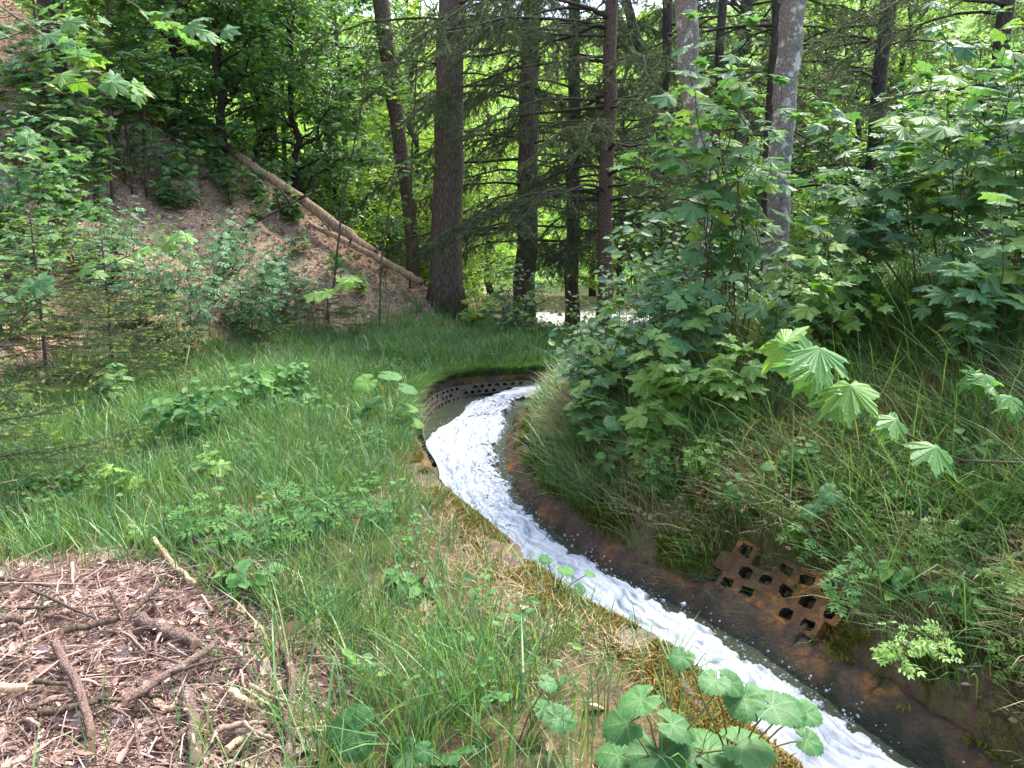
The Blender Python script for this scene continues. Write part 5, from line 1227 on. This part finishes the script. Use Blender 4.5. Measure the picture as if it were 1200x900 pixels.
# young spruces with pale shoots
def young_spruce(label, u, v, hpx, seed, wd=.9, y=None):
    r_ = np.random.default_rng(seed); p = on_ground(u, v) if y is None else at_y(u, v, y); p[2] = gz(p[0], p[1]); H_ = hpx / FOC * p[1]
    gt = Geo(); gn = Geo(); gs = Geo(); tube(gt, poly((0, 0, -.05), (0, 0, H_), 6, .01, .004, r_), np.linspace(.022, .006, 6), 6)
    for q in range(int(H_ / .03)):
        f = .06 + .92 * (q + r_.random()) / int(H_ / .03); az = q * 2.4 + r_.normal(0, .3); L = wd * H_ * .62 * (1.05 - f) * r_.uniform(.7, 1.15) + .06
        b0 = np.array((0, 0, f * H_)); e_ = b0 + np.array((math.cos(az), math.sin(az), r_.uniform(-.12, .25))) * L; B = poly(b0, e_, 6, -.06, .015, r_); tube(gt, B, np.linspace(.006, .002, 6), 4, 0, False)
        needles_on(gn, B[1:], 600, .022, .0038, r_, 0, .6); ax = norm(e_ - b0); h1 = perp_h(ax[None])[0]; needles_on(gs, np.array([e_, e_ + ax * .05]), 1000, .018, .0055, r_)
        for t_ in range(max(2, int(L / .055))):
            ff = .25 + .75 * t_ / max(2, int(L / .055)); a = min(int(ff * 5), 4); b1 = B[a] + (B[a + 1] - B[a]) * (ff * 5 - a); sd = (-1) ** t_; l2 = L * .42 * (1.15 - ff) * r_.uniform(.7, 1.2) + .03
            e2 = b1 + (ax * .8 + h1 * sd * .8 + UP * r_.uniform(-.25, .1)) * l2; T = np.linspace(b1, e2, 3); tube(gt, T, [.002, .0016, .001], 3, 0, False); needles_on(gn, T, 700, .02, .0036, r_, 0, .6)
            if r_.random() < .7: needles_on(gs, np.array([e2, e2 + norm(e2 - b1) * .045]), 900, .017, .0052, r_)
    e = empty('young_spruce', p); tag(e, label, 'young spruce'); gt.obj('trunk', M['twig_dark'], e, True); gn.obj('crown', M['young_needle'], e); gs.obj('new_shoots', M['shoot'], e); return e
young_spruce('young spruce with pale shoots at the left edge, in front of the hill', 60, 480, 240, 1, 1.0)
young_spruce('young spruce with pale shoots, between the left-edge one and the shrubs', 135, 450, 180, 2, 1.0)
young_spruce('low young spruce whose yellow-tipped boughs spread over the left grass', -30, 590, 200, 3, 1.6)
young_spruce('small dark young spruce at the foot of the slope behind the feathery shrubs', 285, 395, 60, 4, 1.6)
young_spruce('small dark young spruce at the far edge of the left bench', 385, 380, 45, 5, 2.0)

# butterbur and other broad round leaves
def hearts(label, u, v, leaves, seed, mat='butterbur', name='butterbur_plant', y=None):
    """leaves: (u, v, size) of each blade; stalks rise from one root"""
    r_ = np.random.default_rng(seed); p = on_ground(u, v); p[2] = gz(p[0], p[1]); gs = Geo(); gl = Geo()
    for (lu, lv, sz) in leaves:
        q = at_y(lu, lv, p[1] + r_.normal(0, .03)) - p; q[2] = max(q[2], .02); az = math.atan2(q[1], q[0]) + r_.normal(0, .4)
        tube(gs, poly((r_.normal(0, .01), r_.normal(0, .01), -.01), q, 6, .06, .008, r_), [.0035, .0033, .003, .003, .0028, .0025], 5)
        d = np.array((math.cos(az), math.sin(az), -r_.uniform(.15, .5))); nn = norm(UP + np.array((r_.normal(0, .25), -.35 + r_.normal(0, .2), 0)))
        scatter(gl, HEARTS[r_.integers(4)], [q], [d], [nn], sz)
    e = empty(name, p); tag(e, label, 'plant'); gs.obj('stalk', M['greenstem'], e, True); gl.obj('foliage', M[mat], e, True); return e
hearts('butterbur with two broad leaves at the bottom, nearest the brush pile', 430, 905, [(418, 858, .135), (478, 885, .11)], 1)
hearts('butterbur with a folded pale leaf at the bottom edge', 540, 915, [(538, 885, .09), (520, 905, .08), (498, 880, .05)], 2)
hearts('butterbur with small upright leaves in the sparse grass', 610, 880, [(582, 818, .085), (636, 832, .075), (654, 842, .08), (640, 800, .05)], 3)
hearts('large butterbur clump in the bottom centre by the mossy kerb', 770, 905, [(752, 820, .10), (735, 848, .11), (788, 850, .10), (775, 885, .17), (830, 880, .15), (725, 890, .10), (870, 875, .13), (855, 800, .07)], 4)
hearts('butterbur leaning out over the white water at the bottom', 860, 900, [(872, 818, .10), (905, 828, .11), (925, 832, .085), (838, 798, .075), (945, 868, .075), (945, 835, .07), (800, 770, .06)], 5)
hearts('low round-leaved plant on the kerb at the start of the bend', 452, 500, [(430, 448, .17), (455, 440, .16), (475, 455, .15), (440, 470, .15), (478, 478, .14), (462, 490, .15), (485, 495, .13), (425, 480, .14)], 6, 'herb')
hearts('round-leaved plant high on the right bank above the moss', 745, 545, [(738, 522, .14), (755, 535, .12), (765, 520, .11), (748, 505, .13), (720, 495, .12)], 7)
hearts('pair of heart-shaped leaves on the right bank above the dry grass', 915, 575, [(902, 546, .075), (934, 542, .07), (862, 571, .065), (884, 560, .05)], 8, 'herb')
hearts('cluster of grey-green round leaves on the right bank slope', 985, 620, [(975, 578, .10), (960, 592, .09), (995, 572, .08), (1040, 588, .08), (950, 600, .08), (1030, 605, .07)], 9)
hearts('round-leaved plant on the inner kerb, at the edge of the white water', 652, 702, [(662, 668, .06), (640, 655, .05), (678, 690, .05), (690, 672, .045)], 10, 'herb')
for k, (u, v, hp, lab, mt) in enumerate([(1055, 775, 50, 'bright yellow-green seedling on the right bank below the holes', 'seedling'), (1180, 790, 55, 'bright seedling at the right edge of the bank', 'seedling'), (985, 705, 70, 'dark glossy seedling beside the honeycomb paving', 'herb'), (1150, 660, 45, 'seedling with pale leaflets at the top right of the bank', 'herb'), (1115, 700, 45, 'seedling left of the pale-leafleted one on the bank', 'herb'), (1095, 760, 30, 'small seedling with a yellow leaf right of the bright one', 'seedling'), (965, 660, 50, 'seedling above the honeycomb paving', 'herb')]):
    put_sap(lab, u, v, hp, 120 + k, 'seedling', 'leafy_seedling', mt, None, stems=3, lean=.5, size=.085, gap=.04, start=.3, branches=1, pet=.015, r0=.003, kind='narrow')
# sparse grass stalks in front of the water
# ------------------------------------------------------------------ light, camera, render settings
w = bpy.data.worlds.new('World'); SC.world = w; w.use_nodes = True
nt = w.node_tree; bg = nt.nodes['Background']; sky = nt.nodes.new('ShaderNodeTexSky'); sky.sky_type = 'NISHITA'; sky.sun_disc = False
SUN_EL, SUN_AZ = R(58), R(38)              # azimuth clockwise from +y: high, behind the trees to the left
sky.sun_elevation = SUN_EL; sky.sun_rotation = SUN_AZ; sky.air_density = 1.0; sky.dust_density = 3.0; sky.ozone_density = 1.0
nt.links.new(sky.outputs[0], bg.inputs[0]); bg.inputs[1].default_value = .15
sl = bpy.data.lights.new('sun', 'SUN'); sl.energy = 2.3; sl.angle = R(16); sl.color = (1, .95, .86)
so = bpy.data.objects.new('sun', sl); COL.objects.link(so)
dv = Vector((math.sin(SUN_AZ) * math.cos(SUN_EL), math.cos(SUN_AZ) * math.cos(SUN_EL), math.sin(SUN_EL)))
so.rotation_euler = dv.to_track_quat('Z', 'Y').to_euler(); so.location = dv * 40

cam = bpy.data.cameras.new('camera'); co = bpy.data.objects.new('camera', cam); COL.objects.link(co)
co.location = (0, 0, EYE); co.rotation_euler = (R(90) - PITCH, 0, 0)
cam.sensor_width = 36; cam.lens = FOC / 1200 * 36; cam.clip_start = .05; cam.clip_end = 2000
SC.camera = co
SC.view_settings.view_transform = 'Standard'; SC.view_settings.look = 'None'; SC.view_settings.exposure = 2.2; SC.view_settings.gamma = 1
cy = SC.cycles
cy.max_bounces = 7; cy.diffuse_bounces = 4; cy.glossy_bounces = 2; cy.transmission_bounces = 5; cy.transparent_max_bounces = 4
cy.use_denoising = True; cy.caustics_reflective = False; cy.caustics_refractive = False
